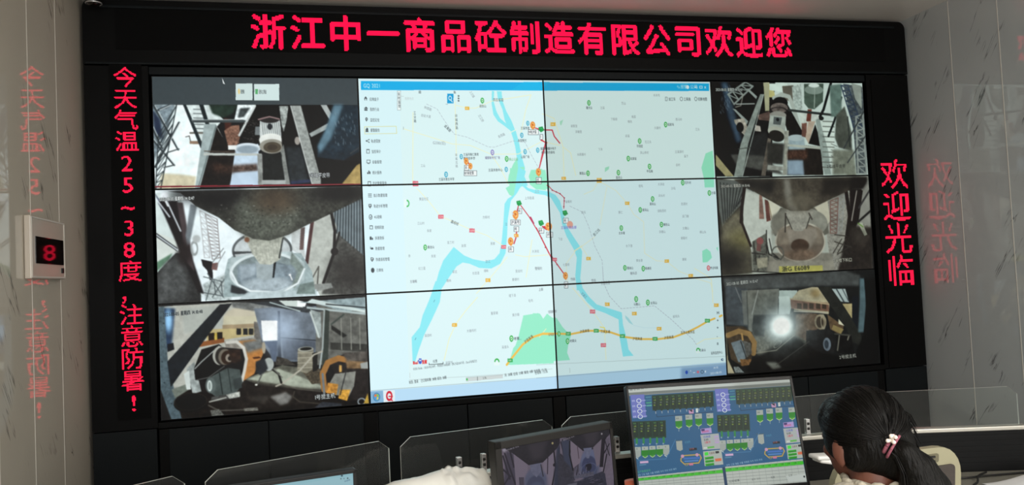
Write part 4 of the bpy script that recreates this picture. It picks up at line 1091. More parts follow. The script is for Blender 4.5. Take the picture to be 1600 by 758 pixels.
# side menu
menu = ['应用盒子', '我的行业', '监控定位', '报警服务', '轨迹回放', '监控审计', '设备管理', '统计报表', '历史数据查询']
mp_ = [(66, 178, 92, 182), (68, 247, 94, 250), (71, 317, 96, 321), (75, 388, 98, 390), (78, 460, 102, 462), (81, 529, 106, 532), (84, 600, 110, 602), (87, 670, 111, 673), (90, 744, 113, 744)]
def menu_icon(i, x, y, c=(66, 74, 80)):
    k = i % 9
    if k == 0: P([(x - 11, y), (x, y - 16), (x + 11, y)], c); P(rect(x - 8, y, x - 3, y + 12), c); P(rect(x + 3, y, x + 8, y + 12), c)
    elif k == 1: P(rect(x - 11, y - 8, x + 11, y - 1), c); P(rect(x - 11, y + 2, x + 11, y + 12), c); El(x, y - 9, 6, 6, c)
    elif k == 2: El(x, y - 3, 8, 11, c); P([(x - 6, y + 2), (x + 6, y + 2), (x, y + 16)], c); El(x, y - 3, 3, 4, (226, 247, 252))
    elif k == 3: El(x, y - 8, 6, 8, c); P([(x - 9, y - 6), (x + 9, y - 6), (x + 9, y + 10), (x - 9, y + 10)], c, a=.85); P(rect(x - 11, y + 10, x + 11, y + 14), c)
    elif k == 4: Ln([(x + 10, y - 9), (x - 8, y), (x + 10, y + 9)], 3.5, c); El(x - 8, y, 4, 5, c); El(x + 10, y - 9, 3, 4, c); El(x + 10, y + 9, 3, 4, c)
    elif k == 5: Ln([(x - 9, y - 13), (x + 9, y - 13), (x + 9, y + 13), (x - 9, y + 13), (x - 9, y - 13)], 3, c); Ln([(x - 4, y - 9), (x + 4, y - 9)], 3, c)
    elif k == 6: Ln([(x - 11, y - 12), (x + 11, y - 12), (x + 11, y + 7), (x - 11, y + 7), (x - 11, y - 12)], 3, c); Ln([(x - 5, y + 12), (x + 6, y + 12)], 3, c)
    elif k == 7: P(rect(x - 11, y, x - 5, y + 12), c); P(rect(x - 3, y - 12, x + 3, y + 12), c); P(rect(x + 5, y - 5, x + 11, y + 12), c)
    else: Ln([(x - 9, y - 12), (x + 9, y - 12), (x + 9, y + 10), (x - 9, y + 10), (x - 9, y - 12)], 3, c); P(rect(x - 9, y - 13, x + 9, y - 8), c)
Ln([(58, 366), (268, 362), (272, 410), (60, 413), (58, 366)], 3, (222, 214, 130))
for i, (t, q) in enumerate(zip(menu, mp_)):
    menu_icon(i, q[0], q[1]); Tx(t, q[2], q[3], 25, (104, 116, 122), wf=.62)
wall.crop(560, 270, 4.21)
menu2 = ['指示数据管理', '轨迹分析管理', '4G视频', '视频回放', '拆装防拆', '数据管理', '快速巡检管理', '已审核']
mp2 = [(72, 143, 96), (74, 214, 98), (77, 287, 101), (81, 357, 105), (83, 428, 107), (86, 498, 109), (88, 571, 112), (91, 643, 116)]
ic = [3, 6, 2, 8, 1, 7, 6, 2]
for i, (t, q) in enumerate(zip(menu2, mp2)):
    x, y = q[0], q[1]; c = (66, 74, 80)
    if i == 0:
        for d in (-10, 0, 10): Ln([(x - 10, y + d), (x - 5, y + d)], 4, c); Ln([(x - 1, y + d), (x + 11, y + d)], 4, c)
    elif i in (1, 6): P([(x - 10, y - 12), (x + 10, y - 12), (x + 10, y + 4), (x, y + 16), (x - 10, y + 4)], c); P([(x - 6, y - 8), (x + 6, y - 8), (x + 6, y + 1), (x, y + 9), (x - 6, y + 1)], (226, 247, 252)); Ln([(x - 5, y - 3), (x, y + 3), (x + 6, y - 6)], 3, c)
    elif i == 2: El(x, y, 10, 15, c, ring=3); Ln([(x - 5, y), (x + 2, y + 6), (x + 5, y - 6)], 3, c)
    elif i == 7: El(x, y, 12, 17, (84, 94, 100)); El(x, y, 7, 11, (60, 68, 74))
    elif i == 5: Ln([(x - 10, y - 12), (x - 10, y + 2)], 3, c); P([(x - 8, y), (x, y - 8), (x + 10, y - 4), (x + 10, y + 8), (x - 4, y + 8)], c)
    elif i == 4: P(rect(x - 11, y - 10, x + 1, y + 12), c); P(rect(x + 3, y - 2, x + 11, y + 12), c)
    else: menu_icon(ic[i], x, y)
    Tx(t, q[2], y + 1, 25, (104, 116, 122), wf=.62)
# place names
for t, x, y in (('黄盆社区', 400, 168), ('江山村', 388, 330), ('朱家', 452, 380), ('金三村', 586, 458), ('赵家', 682, 480), ('方郎村', 822, 290), ('吴家', 874, 466), ('上华街道', 1102, 162), ('赤', 328, 548), ('朱家', 480, 550), ('红三星', 396, 632), ('方塘畈', 340, 720), ('长田垄', 754, 664), ('排岭', 830, 648), ('前庄', 622, 654), ('里龙村', 1040, 650), ('夏畈村', 1172, 634), ('姜塘村', 1018, 706), ('樟林', 582, 714), ('大洋垅', 1150, 518), ('上江', 1168, 118)): Tx(t, x, y, 22, SOFT, wf=.72)
Tx('嘉绍线', 612, 316, 24, (100, 112, 118), wf=.75, ang=24); Tx('兰江', 840, 586, 22, (120, 160, 176), wf=.8); Tx('江', 972, 336, 22, (110, 150, 170), wf=.7)
pin(440, 490, PG, 1.0); Tx('黄龙山', 456, 490, 22, INK, wf=.7); El(318, 196, 14, 20, (60, 190, 90), ring=7); P(rect(300, 170, 317, 222), (233, 250, 248))
def car(x, y, ang=.6): P([(x - 18, y - 14), (x + 8, y - 20), (x + 20, y + 6), (x - 2, y + 20), (x - 14, y + 8)], (22, 156, 78)); P([(x - 9, y - 6), (x + 6, y - 10), (x + 9, y + 2), (x - 4, y + 6)], (30, 196, 100)); Ln([(x - 10, y + 2), (x + 6, y - 2)], 3, (10, 90, 50))
def flag(x, y, k=1.0):
    El(x, y, 17 * k, 26 * k, (236, 150, 66)); El(x + 1, y, 10 * k, 16 * k, (250, 200, 110)); El(x - 1, y - 4 * k, 6 * k, 8 * k, (206, 110, 46)); P([(x - 12 * k, y + 12 * k), (x + 12 * k, y + 14 * k), (x + 4 * k, y + 34 * k)], (236, 150, 66)); Ln([(x - 8 * k, y + 10 * k), (x + 8 * k, y - 2 * k)], 4, (216, 120, 60))
def plate(x, y, t, w=None):
    w = w or 18 * len(t); P(rect(x - w / 2, y - 17, x + w / 2, y + 17), (244, 250, 250)); Ln([(x - w / 2, y - 17), (x + w / 2, y - 17), (x + w / 2, y + 17), (x - w / 2, y + 17), (x - w / 2, y - 17)], 2.5, (70, 80, 90)); Tx(t, x - w / 2 + 4, y, 24, (56, 64, 74), wf=(w - 8) / (24. * len(t)) * 1.0)
car(1064, 196); plate(1069, 248, '9号', 24); flag(1040, 272, 1.15); P([(1014, 250), (1030, 268), (1020, 276)], (206, 212, 220)); plate(1040, 324, '沪溪号', 64); plate(1046, 368, '1号', 32); flag(1008, 450, 1.05); plate(1010, 504, '5号', 34)
car(1210, 330); plate(1213, 378, '6号', 30); flag(1258, 350, 1.0)
wall.crop(555, 110, 4.21); plate(762, 676, '87米砼泵', 84); plate(736, 640, '3号', 28); flag(734, 596, .9); flag(762, 628, .8); flag(1176, 356, 1.0); plate(1180, 402, '9号沪泵', 68); car(1232, 384); plate(1234, 434, '7', 18); flag(1214, 668, 1.0); plate(1216, 722, '11号', 34)
wall.crop(840, 110, 4.21); Tx('兰溪市横木电子', 30, 512, 20, INK, wf=.68); Tx('商务综合基地', 34, 538, 20, INK, wf=.68); car(34, 384); plate(33, 434, '7', 20)
wall.crop(840, 270, 4.21)
car(184, 262); plate(188, 312, '11号', 34); car(32, 328); plate(34, 378, '6号', 32); flag(76, 350, .95); plate(84, 406, '12号', 34); flag(186, 680, .95); plate(190, 738, '4', 24)
El(216, 338, 20, 24, (236, 170, 150)); Tx('兰溪砼商品部', 156, 360, 22, (130, 120, 210), wf=.8); Tx('金江线', 372, 412, 24, (110, 124, 128), wf=.8, ang=-42)
for t, x, y in (('塔坞', 672, 82), ('大洪垅', 800, 70), ('沙坞', 888, 98), ('井头村', 804, 146), ('金畈村', 186, 186), ('新坞', 292, 258), ('厚仁', 538, 258), ('灵洞村', 954, 202), ('烧粉西村', 798, 248), ('派门塘', 962, 284), ('洪塘山', 808, 388), ('太塘山', 964, 364), ('横山头', 1078, 390), ('诸葛村', 952, 430), ('水下垄', 588, 482), ('下吉', 138, 436), ('黄谷源', 656, 580), ('塘前', 962, 572), ('墩头口', 616, 666), ('竹园', 220, 704), ('七里桥', 170, 608), ('芝坞', 360, 712), ('樟坞村', -10, 630)): Tx(t, x, y, 21, SOFT, wf=.7)
for x, y, t, tx, ty in ((965, 58, '石牛村', 980, 60), (1142, 127, '沙源', 1156, 128), (765, 167, '屏风山', 746, 202), (683, 240, '屏风山', 698, 242), (557, 361, '太水塘', 540, 396), (824, 338, '狮形山', 838, 340), (581, 627, '蓬金山', 596, 630), (703, 632, '杨塘岩', 716, 632)):
    pin(x, y, PG, .95); Tx(t, tx, ty, 21, INK, wf=.66)
pin(1136, 628, (220, 80, 96), .9); Tx('罗店坞镇', 1148, 630, 20, INK, wf=.66)
wall.crop(840, 110, 4.21)
for t, x, y in (('木木坞', 770, 156), ('芳山', 558, 210), ('汪溪', 418, 240), ('下陈桥', 488, 316), ('梅家', 626, 300), ('梅坑', 600, 332), ('胡家垄', 222, 362), ('洪塘里', 252, 400), ('大唐村', 776, 374), ('西马岭', 918, 318), ('江头', 1050, 384), ('赤溪', 584, 428), ('石江头', 714, 468), ('下洪', 404, 518), ('洪山寺村', 682, 540), ('兰溪源村', 914, 534), ('溪下', 974, 564), ('水阁塘村', 264, 552), ('余村', 920, 622)): Tx(t, x, y, 21, SOFT, wf=.7)
for x, y, t, tx, ty in ((342, 206, '覆犬尖', 324, 240), (852, 351, '塔家坞', 866, 352), (679, 461, '玲珑岩', 660, 496), (604, 578, '北家岩', 618, 580), (745, 631, '平石岗', 726, 664), (538, 672, '盖龙山', 522, 706), (336, 676, '碧莲山', 280, 678)):
    pin(x, y, PG, .95); Tx(t, tx, ty, 21, INK, wf=.66)
for t, x, c_ in (('加工车', 872, 0), ('工具箱', 972, 0), ('切换地图', 1066, 0)): Tx(t, x, 182, 25, (84, 96, 102), wf=.62)
Ln([(850, 168), (862, 168), (862, 192), (850, 192), (850, 168)], 2.5, (90, 100, 106)); El(956, 180, 9, 12, (90, 100, 106), ring=2.5); El(1052, 180, 8, 12, (90, 100, 106), ring=2.5)
# lower displays
wall.crop(565, 440, 3.79)
for t, x, y in (('上新', 1056, 44), ('楼下店', 878, 82), ('毛坞', 994, 112), ('董家塘', 770, 188), ('黄沙塘', 898, 198), ('大塘坞村', 626, 294), ('吴田村', 374, 322), ('吴垄头', 836, 392), ('胡家村', 500, 486), ('官塘桥', 1112, 180), ('方塘畈', 286, 4)): Tx(t, x, y, 20, SOFT, wf=.72, ang=-2)
pin(893, 338, PG, 1.0); Tx('老鹰...', 908, 340, 21, INK, wf=.8); El(806, 478, 12, 16, (60, 180, 80), ring=7); P(rect(790, 480, 822, 500), (233, 250, 248))
Tx('沪昆高速', 972, 362, 23, (110, 96, 70), wf=.68, ang=-34); Ln([(428, 118), (434, 106)], 3, (90, 150, 170)); Ln([(316, 346), (322, 334)], 3, (90, 150, 170))
Tx('Bai', 304, 485, 26, (222, 40, 46), wf=.92, bold=.04, ang=-2); El(347, 482, 9, 9, (60, 90, 206)); [El(347 + dx, 470 + dy, 4, 5, (60, 90, 206)) for dx, dy in ((-10, 2), (-4, -8), (4, -8), (10, 2))]; Tx('百度', 358, 481, 25, (222, 40, 46), wf=.62, bold=.04, ang=-2)
Tx('1公里', 422, 476, 20, (90, 100, 104), wf=.6, ang=-2); Ln([(400, 495), (484, 489)], 3.5, (50, 56, 60)); Ln([(400, 486), (400, 496)], 3, (50, 56, 60)); Ln([(484, 480), (484, 490)], 3, (50, 56, 60))
Tx('©2021 Baidu - GS(2019)5218号 - 甲测资字11002600 - 京ICP证030173号 - Data©长地万方', 306, 522, 19, (120, 132, 136), wf=.52, ang=-3.2)
Ln([(282, 588), (860, 552), (1137, 520)], 1.6, (170, 180, 180)); Ln([(53, 652), (600, 610), (1137, 570)], 2.5, (150, 170, 176)); Ln([(285, 545), (285, 575)], 2, (190, 200, 200))
P([(620, 575), (843, 556), (843, 577), (622, 598)], (206, 216, 216)); Ln([(622, 573), (840, 557)], 2, (170, 180, 180)); Ln([(690, 568), (690, 590)], 3, (90, 100, 100)); El(627, 584, 5, 7, (60, 190, 90)); Tx('3.1%', 722, 577, 18, (110, 120, 120), wf=.7, ang=-4)
Tx('状态: 登录   已订阅车辆: 38辆 成功: 38辆', 280, 603, 22, (92, 102, 106), wf=.56, ang=-3.6)
Tx('共: 38辆 在线: 33辆 离线: 0辆 在线率: 73.3%', 852, 560, 21, (92, 102, 106), wf=.62, ang=-3.6)
P([(45, 656), (600, 614), (1160, 568), (1160, 650), (45, 745)], (186, 222, 246)); P([(45, 659), (125, 652), (130, 738), (50, 745)], (132, 178, 212)); P([(127, 652), (195, 648), (197, 720), (130, 726)], (226, 238, 242))
El(86, 690, 21, 26, (60, 120, 166)); El(86, 690, 17, 22, (90, 160, 196)); P([(74, 676), (86, 672), (86, 688), (74, 690)], (226, 120, 60)); P([(88, 672), (100, 678), (98, 690), (88, 688)], (140, 196, 70)); P([(74, 693), (86, 691), (86, 708), (76, 704)], (80, 150, 220)); P([(88, 691), (98, 693), (96, 704), (88, 708)], (236, 206, 80))
El(162, 684, 15, 24, (206, 34, 56), ring=9); Ln([(160, 686), (180, 686)], 7, (206, 34, 56)); Ln([(170, 700), (180, 712)], 7, (206, 34, 56)); P(rect(158, 690, 180, 692), (226, 238, 242), a=.0)
wall.crop(840, 420, 3.79)
P([(112, 640), (1160, 555), (1160, 660), (112, 740)], (180, 216, 240)); P([(860, 592), (1160, 566), (1160, 640), (860, 660)], (128, 164, 200), blur=6)
Ln([(0, 572), (600, 544), (1120, 522)], 1.6, (160, 176, 176)); Ln([(0, 652), (600, 606), (1130, 566)], 2.2, (140, 160, 170)); Ln([(193, 592), (194, 620)], 2, (170, 180, 180)); Tx('在线率: 73.3%', -8, 622, 21, (92, 102, 106), wf=.6, ang=-3)
for t, x, y in (('上新', 14, 122), ('官塘桥', 76, 254), ('竹山', 322, 74), ('永昌街道', 380, 86), ('墩头口', 556, 30), ('前坞头', 810, 284), ('竹园', 200, 66)): Tx(t, x, y, 19, SOFT, wf=.72, ang=-2)
for x, y, t, tx, ty in ((590, 177, '马鞍山', 576, 210), (660, 198, '太阳山', 676, 202), (180, 430, '老鹰尖', 194, 430)): pin(x, y, PG, .92); Tx(t, tx, ty, 19, INK, wf=.7)
pin(128, 386, PG, .8); Tx('公鸡垄', 72, 392, 19, INK, wf=.6); Tx('石金山', 970, 486, 18, INK, wf=.7); El(961, 486, 9, 12, (60, 180, 80), ring=6); P(rect(948, 490, 972, 504), (233, 250, 248))
for t, x, y, a_ in (('沪昆高速', 254, 374, -4), ('兰溪互通', 378, 372, 5), ('沪昆高速', 570, 416, 4), ('沪昆高速', 758, 412, -4), ('龙羊山服务区', 856, 380, 0)): Tx(t, x, y, 20, (104, 92, 60), wf=.72, ang=a_)
Tx('兰溪江', 264, 140, 19, (110, 150, 170), wf=.72, ang=48)
for y, t in ((260, 'H'), (306, '+'), (350, '+'), (400, '-'), (444, '±')): Tx(t, 1072, y, 24, (84, 96, 104), wf=.9, bold=.02)
Tx('回到监控中心', 1038, 504, 19, (96, 106, 110), wf=.62, ang=-1); P([(1097, 542), (1106, 532), (1106, 552)], (60, 90, 130)); El(1108, 542, 4, 6, (60, 90, 130), ring=2)
Tx('14:10', 1052, 592, 18, (226, 240, 248), wf=.8, ang=-3); Tx('2021-08-05', 1034, 626, 18, (226, 240, 248), wf=.8, ang=-3)
El(892, 618, 8, 11, (40, 80, 180)); Tx('^', 912, 612, 20, (230, 240, 250)); Ln([(932, 620), (942, 619)], 3, (240, 250, 250)); El(960, 616, 7, 8, (214, 110, 130)); El(985, 615, 8, 9, (60, 80, 96), ring=3); P([(1000, 614), (1008, 606), (1008, 624)], (226, 240, 250))
# view-angle dimming of the displays, painted into the map picture by column and row
wall.mult((PW * 2, 0, PW * 4, PH * 2), (0.98, 0.985, 0.98))
wall.mult((PW * 2, PH * 2, PW * 4, PH * 4), (1.0, 1.0, 1.0))
wall.mult((PW * 4, 0, PW * 6, PH * 2), (0.865, 0.875, 0.855))
wall.mult((PW * 4, PH * 2, PW * 6, PH * 6), (0.855, 0.875, 0.875))
WALLPIC = wall.out()
del wall.a

# ---- desk monitors
def quad_canvas(W, H, ss, q, base): return Canvas(W, H, ss, q, base)
# batching-plant control screen on the large monitor
ctl = quad_canvas(560, 350, 2, [(978.5, 611), (1236.5, 589.5), (1261.5, 757), (1000.5, 777)], (38, 92, 136))
ctl.crop(950, 580, 4.258)
P, Ln, El, Tx = ctl.poly, ctl.line, ctl.ell, ctl.text
P([(110, 120), (1225, 20), (1230, 84), (115, 180)], (150, 154, 154)); P([(110, 138), (1225, 40), (1226, 60), (112, 158)], (196, 200, 198)); P([(112, 158), (1228, 62), (1229, 80), (114, 176)], (120, 126, 124))
Tx('系统  生产管理  参数  帮助', 132, 138, 16, (80, 84, 86), wf=.62, ang=-5)
def bins(x0, y0, x1, y1, n, dark, tip=True, slope=-.085):
    """row of storage bins"""
    P([(x0, y0), (x1, y0 + (x1 - x0) * slope), (x1 + 6, y1 + (x1 - x0) * slope), (x0 + 6, y1)], dark)
    w = (x1 - x0) / n
    for i in range(n):
        x = x0 + w * i; dy = slope * w * i
        P([(x + 3, y0 + dy + 8), (x + w - 4, y0 + dy + 5), (x + w, y1 + dy - 14), (x + 6, y1 + dy - 10)], tuple(c * .72 for c in dark))
        Tx('号仓', x + 8, y0 + dy + 16, 13, (96, 160, 90), wf=.7, ang=-5)
        for k, t in enumerate(('水泥', '12.5', '388')): Tx(t, x + 12, y0 + dy + 34 + k * 17, 13, (176, 196, 70) if k != 1 else (190, 200, 180), wf=.6, ang=-5)
        if tip: P([(x + 8, y1 + dy - 12), (x + w, y1 + dy - 16), (x + w / 2 + 6, y1 + dy + 8)], tuple(c * .8 for c in dark)); Ln([(x + w / 2 + 6, y1 + dy + 6), (x + w / 2 + 7, y1 + dy + 20)], 4, (170, 176, 180))
for ox, oy, dk, lt in ((0, 0, (24, 58, 44), 1.0), (562, -52, (40, 66, 52), .92)):
    P([(138 + ox, 172 + oy), (228 + ox, 166 + oy), (246 + ox, 322 + oy), (156 + ox, 330 + oy)], (110, 118, 196))
    for k in range(4): El(194 + ox + k * 4, 210 + oy + k * 36, 14, 13, (220, 226, 240), ring=5); Tx('参数', 148 + ox + k * 4, 214 + oy + k * 36, 15, (200, 206, 240), wf=.7, ang=-4); Ln([(216 + ox + k * 4, 208 + oy + k * 36), (234 + ox + k * 4, 206 + oy + k * 36)], 8, (150, 156, 216))
    for k in range(4): Ln([(242 + ox + k * 2, 186 + oy + k * 19), (270 + ox + k * 2, 183 + oy + k * 19)], 9, ((70, 130, 160), (60, 120, 150), (70, 160, 130), (90, 170, 160))[k])
    bins(280 + ox, 172 + oy, 690 + ox - (20 if ox else 0), 276 + oy, 10, dk)
    bins(154 + ox, 352 + oy, 380 + ox - 6, 470 + oy, 5, dk, tip=False, slope=-.05)
    for k in range(5): Ln([(186 + ox + k * 44, 468 + oy - k * 2), (188 + ox + k * 44, 496 + oy - k * 2)], 14, (40, 130, 70)); Tx('秤', 180 + ox + k * 44, 508 + oy - k * 2, 14, (190, 200, 200), wf=.8)
    Ln([(312 + ox, 300 + oy), (316 + ox, 318 + oy), (690 + ox, 278 + oy)], 3, (20, 44, 70))
    P([(525 + ox, 268 + oy), (558 + ox, 264 + oy), (560 + ox, 292 + oy), (530 + ox, 294 + oy)], (200, 150, 190)); P([(528 + ox, 268 + oy), (550 + ox, 266 + oy), (550 + ox, 284 + oy)], (30, 30, 40)); P([(573 + ox, 258 + oy), (588 + ox, 256 + oy), (590 + ox, 284 + oy), (575 + ox, 286 + oy)], (216, 220, 220))
    for x, y in ((460, 312), (528, 302), (592, 294), (668, 290)):
        x += ox - (14 if ox else 0) * (x < 600) ; y += oy * 0.95
        P([(x - 24, y), (x + 22, y - 3), (x + 24, y + 32), (x - 22, y + 34)], (166, 172, 168)); Tx('0.0', x - 16, y + 16, 15, (70, 76, 76), wf=.8, ang=-4)
        P([(x - 22, y + 34), (x + 24, y + 31), (x + 24, y + 66), (x - 20, y + 68)], (36, 130, 36)); P([(x - 20, y + 68), (x + 24, y + 66), (x + 2, y + 86)], (60, 150, 50)); Ln([(x - 16, y + 74), (x + 2, y + 84), (x + 20, y + 72)], 4, (206, 220, 150)); Ln([(x + 2, y + 90), (x + 2, y + 102)], 3, (176, 186, 190))
    for k, x in enumerate((194, 242, 290, 338, 380)):
        x += ox; y = 530 + oy * .95 - k * 4
        g = k in (1, 2, 3)
        P([(x - 22, y - 6), (x + 20, y - 8), (x + 22, y + 18), (x - 20, y + 20)], (170, 176, 172)); Tx('0', x - 8, y + 6, 14, (80, 84, 84))
        if g: P([(x - 24, y + 20), (x + 24, y + 16), (x + 24, y + 50), (x - 22, y + 54)], (30, 124, 30)); P([(x - 18, y + 54), (x + 20, y + 50), (x + 2, y + 68)], (50, 140, 50)); Ln([(x - 14, y + 58), (x + 2, y + 68), (x + 18, y + 56)], 4, (190, 210, 140))
        else: P([(x - 20, y + 18), (x + 22, y + 16), (x + 22, y + 50), (x + 4, y + 66), (x - 18, y + 54)], (160, 166, 164)); Ln([(x - 10, y + 62), (x + 4, y + 72)], 4, (220, 226, 220))
    x, y = 466 + ox - (14 if ox else 0), 482 + oy * .95
    P([(x - 22, y), (x + 18, y - 4), (x + 24, y + 56), (x + 6, y + 66), (x - 16, y + 56)], (164, 168, 164)); Ln([(x - 30, y - 4), (x + 20, y - 8)], 6, (60, 90, 110)); Tx('外加剂', x + 36, y + 8, 16, (70, 140, 170), wf=.8, ang=-5)
    P([(532 + ox, 530 + oy * .95), (582 + ox, 524 + oy * .95), (584 + ox, 540 + oy * .95), (534 + ox, 546 + oy * .95)], (20, 30, 40)); Tx('07:08', 536 + ox, 534 + oy * .95, 15, (206, 110, 110), wf=.8, ang=-5)
    yy = 600 + oy * .95
    Ln([(478 + ox, yy), (490 + ox, yy - 22), (600 + ox, yy - 30), (612 + ox, yy - 8), (596 + ox, yy + 26), (500 + ox, yy + 34), (478 + ox, yy + 14), (478 + ox, yy)], 7, (196, 160, 70)); Ln([(500 + ox, yy - 2), (600 + ox, yy - 8)], 12, (60, 110, 190)); Ln([(505 + ox, yy + 16), (590 + ox, yy + 10)], 9, (80, 130, 200)); El(488 + ox, yy - 18, 11, 11, (206, 150, 180)); El(584 + ox, yy - 28, 11, 11, (206, 150, 180)); P([(532 + ox, yy + 30), (560 + ox, yy + 28), (560 + ox, yy + 42), (534 + ox, yy + 44)], (206, 120, 150)); El(515 + ox, yy + 38, 10, 7, (180, 150, 90), ring=4)
    P([(210 + ox, 618 + oy), (264 + ox, 614 + oy), (266 + ox, 628 + oy), (212 + ox, 632 + oy)], (210, 170, 210)); Ln([(200 + ox, 612 + oy), (380 + ox, 600 + oy), (440 + ox, 470 + oy)], 2.5, (80, 140, 190)); Ln([(210 + ox, 642 + oy), (250 + ox, 638 + oy)], 4, (110, 160, 190))
    yo = oy * .95
    P([(606 + ox, 396 + yo), (678 + ox, 388 + yo), (682 + ox, 424 + yo), (610 + ox, 430 + yo)], (176, 150, 210)); P([(610 + ox, 398 + yo), (634 + ox, 396 + yo), (634 + ox, 410 + yo), (612 + ox, 412 + yo)], (60, 50, 110)); Tx('自动控制', 616 + ox, 418 + yo, 13, (210, 60, 100), wf=.9, ang=-5)
    P([(606 + ox, 438 + yo), (728 + ox, 426 + yo), (744 + ox, 530 + yo), (622 + ox, 540 + yo)], (172, 176, 178)); 
    for k, (c_, t) in enumerate((((70, 80, 190), '已完成'), ((40, 44, 44), '0.00'), ((200, 60, 80), '2盘次'))): Tx(t, 626 + ox + k * 4, 454 + yo + k * 18, 17, c_, wf=.95, ang=-5)
    for k in range(3): P([(696 + ox + k * 3, 444 + yo + k * 19), (726 + ox + k * 3, 441 + yo + k * 19), (727 + ox + k * 3, 453 + yo + k * 19), (698 + ox + k * 3, 456 + yo + k * 19)], (186, 160, 206))
    P([(652 + ox, 518 + yo), (698 + ox, 512 + yo), (700 + ox, 524 + yo), (654 + ox, 530 + yo)], (96, 180, 80)); Ln([(632 + ox, 526 + yo), (648 + ox, 524 + yo)], 10, (206, 210, 206))
    P([(624 + ox, 550 + yo), (746 + ox, 536 + yo), (760 + ox, 636 + yo), (636 + ox, 648 + yo)], (176, 182, 178))
    P([(634 + ox, 556 + yo), (658 + ox, 553 + yo), (660 + ox, 574 + yo), (636 + ox, 578 + yo)], (60, 220, 60)); P([(706 + ox, 548 + yo), (730 + ox, 545 + yo), (731 + ox, 560 + yo), (708 + ox, 563 + yo)], (40, 44, 50)); Tx('已启动', 664 + ox, 563 + yo, 16, (110, 76, 70), wf=.8, ang=-5)
    for k in range(3): P([(636 + ox + k * 2, 588 + yo + k * 22), (694 + ox + k * 2, 581 + yo + k * 22), (696 + ox + k * 2, 597 + yo + k * 22), (638 + ox + k * 2, 605 + yo + k * 22)], (46, 168, 46)); Ln([(646 + ox + k * 2, 597 + yo + k * 22), (690 + ox + k * 2, 591 + yo + k * 22)], 5, (30, 110, 30))
    P([(704 + ox, 598 + yo), (746 + ox, 593 + yo), (748 + ox, 612 + yo), (706 + ox, 617 + yo)], (216, 110, 76))
Tx('生产数据查询', 196, 690, 16, (70, 170, 120), wf=.9, ang=-5); Tx('序号 工程 强度 方量 坍落度 车号 时间 状态 操作', 196, 712, 14, (150, 180, 206), wf=.84, ang=-5.5); Tx('序号 工程 强度 方量 坍落度 车号 时间 状态', 780, 642, 14, (150, 180, 206), wf=.9, ang=-5)
# tables along the bottom
for (a, b, c, d) in (((192, 722), (752, 660), (778, 830), (208, 850)), ((772, 652), (1300, 596), (1330, 790), (790, 820))):
    P([a, b, c, d], (186, 190, 186))
    def L2(p, q, t): return (p[0] + (q[0] - p[0]) * t, p[1] + (q[1] - p[1]) * t)
    P([L2(a, d, .06), L2(b, c, .07), L2(b, c, .19), L2(a, d, .2)], (66, 190, 46))
    for t in (.06, .2, .32, .44, .56, .68, .8): Ln([L2(a, d, t), L2(b, c, t)], 2, (120, 124, 124))
    for k in range(1, 12):
        Ln([L2(a, b, k / 12), L2(d, c, k / 12)], 1.6, (140, 146, 146))
        for t in (.13,): Tx('C30', L2(L2(a, b, k / 12), L2(d, c, k / 12), t)[0] - 22, L2(L2(a, b, k / 12), L2(d, c, k / 12), t)[1] - 1, 13, (30, 90, 30), wf=.8, ang=-6)
P([(752, 656), (772, 652), (796, 830), (776, 830)], (30, 60, 96)); P([(1180, 712), (1322, 696), (1326, 742), (1200, 752)], (196, 200, 198)); El(1307, 716, 6, 7, (40, 46, 50)); Tx('汇总 ........', 1200, 710, 15, (96, 100, 100), wf=.9, ang=-6); Tx('打印记录', 800, 752, 16, (70, 76, 80), wf=1.1, ang=-5); Tx('合计: 23.5', 950, 738, 15, (96, 100, 100), wf=.9, ang=-5); Tx('完成', 1080, 724, 15, (96, 100, 100), wf=.9, ang=-5)
# brownish glare at the top right of the panel, painted into the picture
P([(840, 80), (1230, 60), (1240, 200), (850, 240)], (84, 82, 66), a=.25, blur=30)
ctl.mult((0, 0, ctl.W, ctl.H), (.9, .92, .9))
CTLPIC = ctl.out()

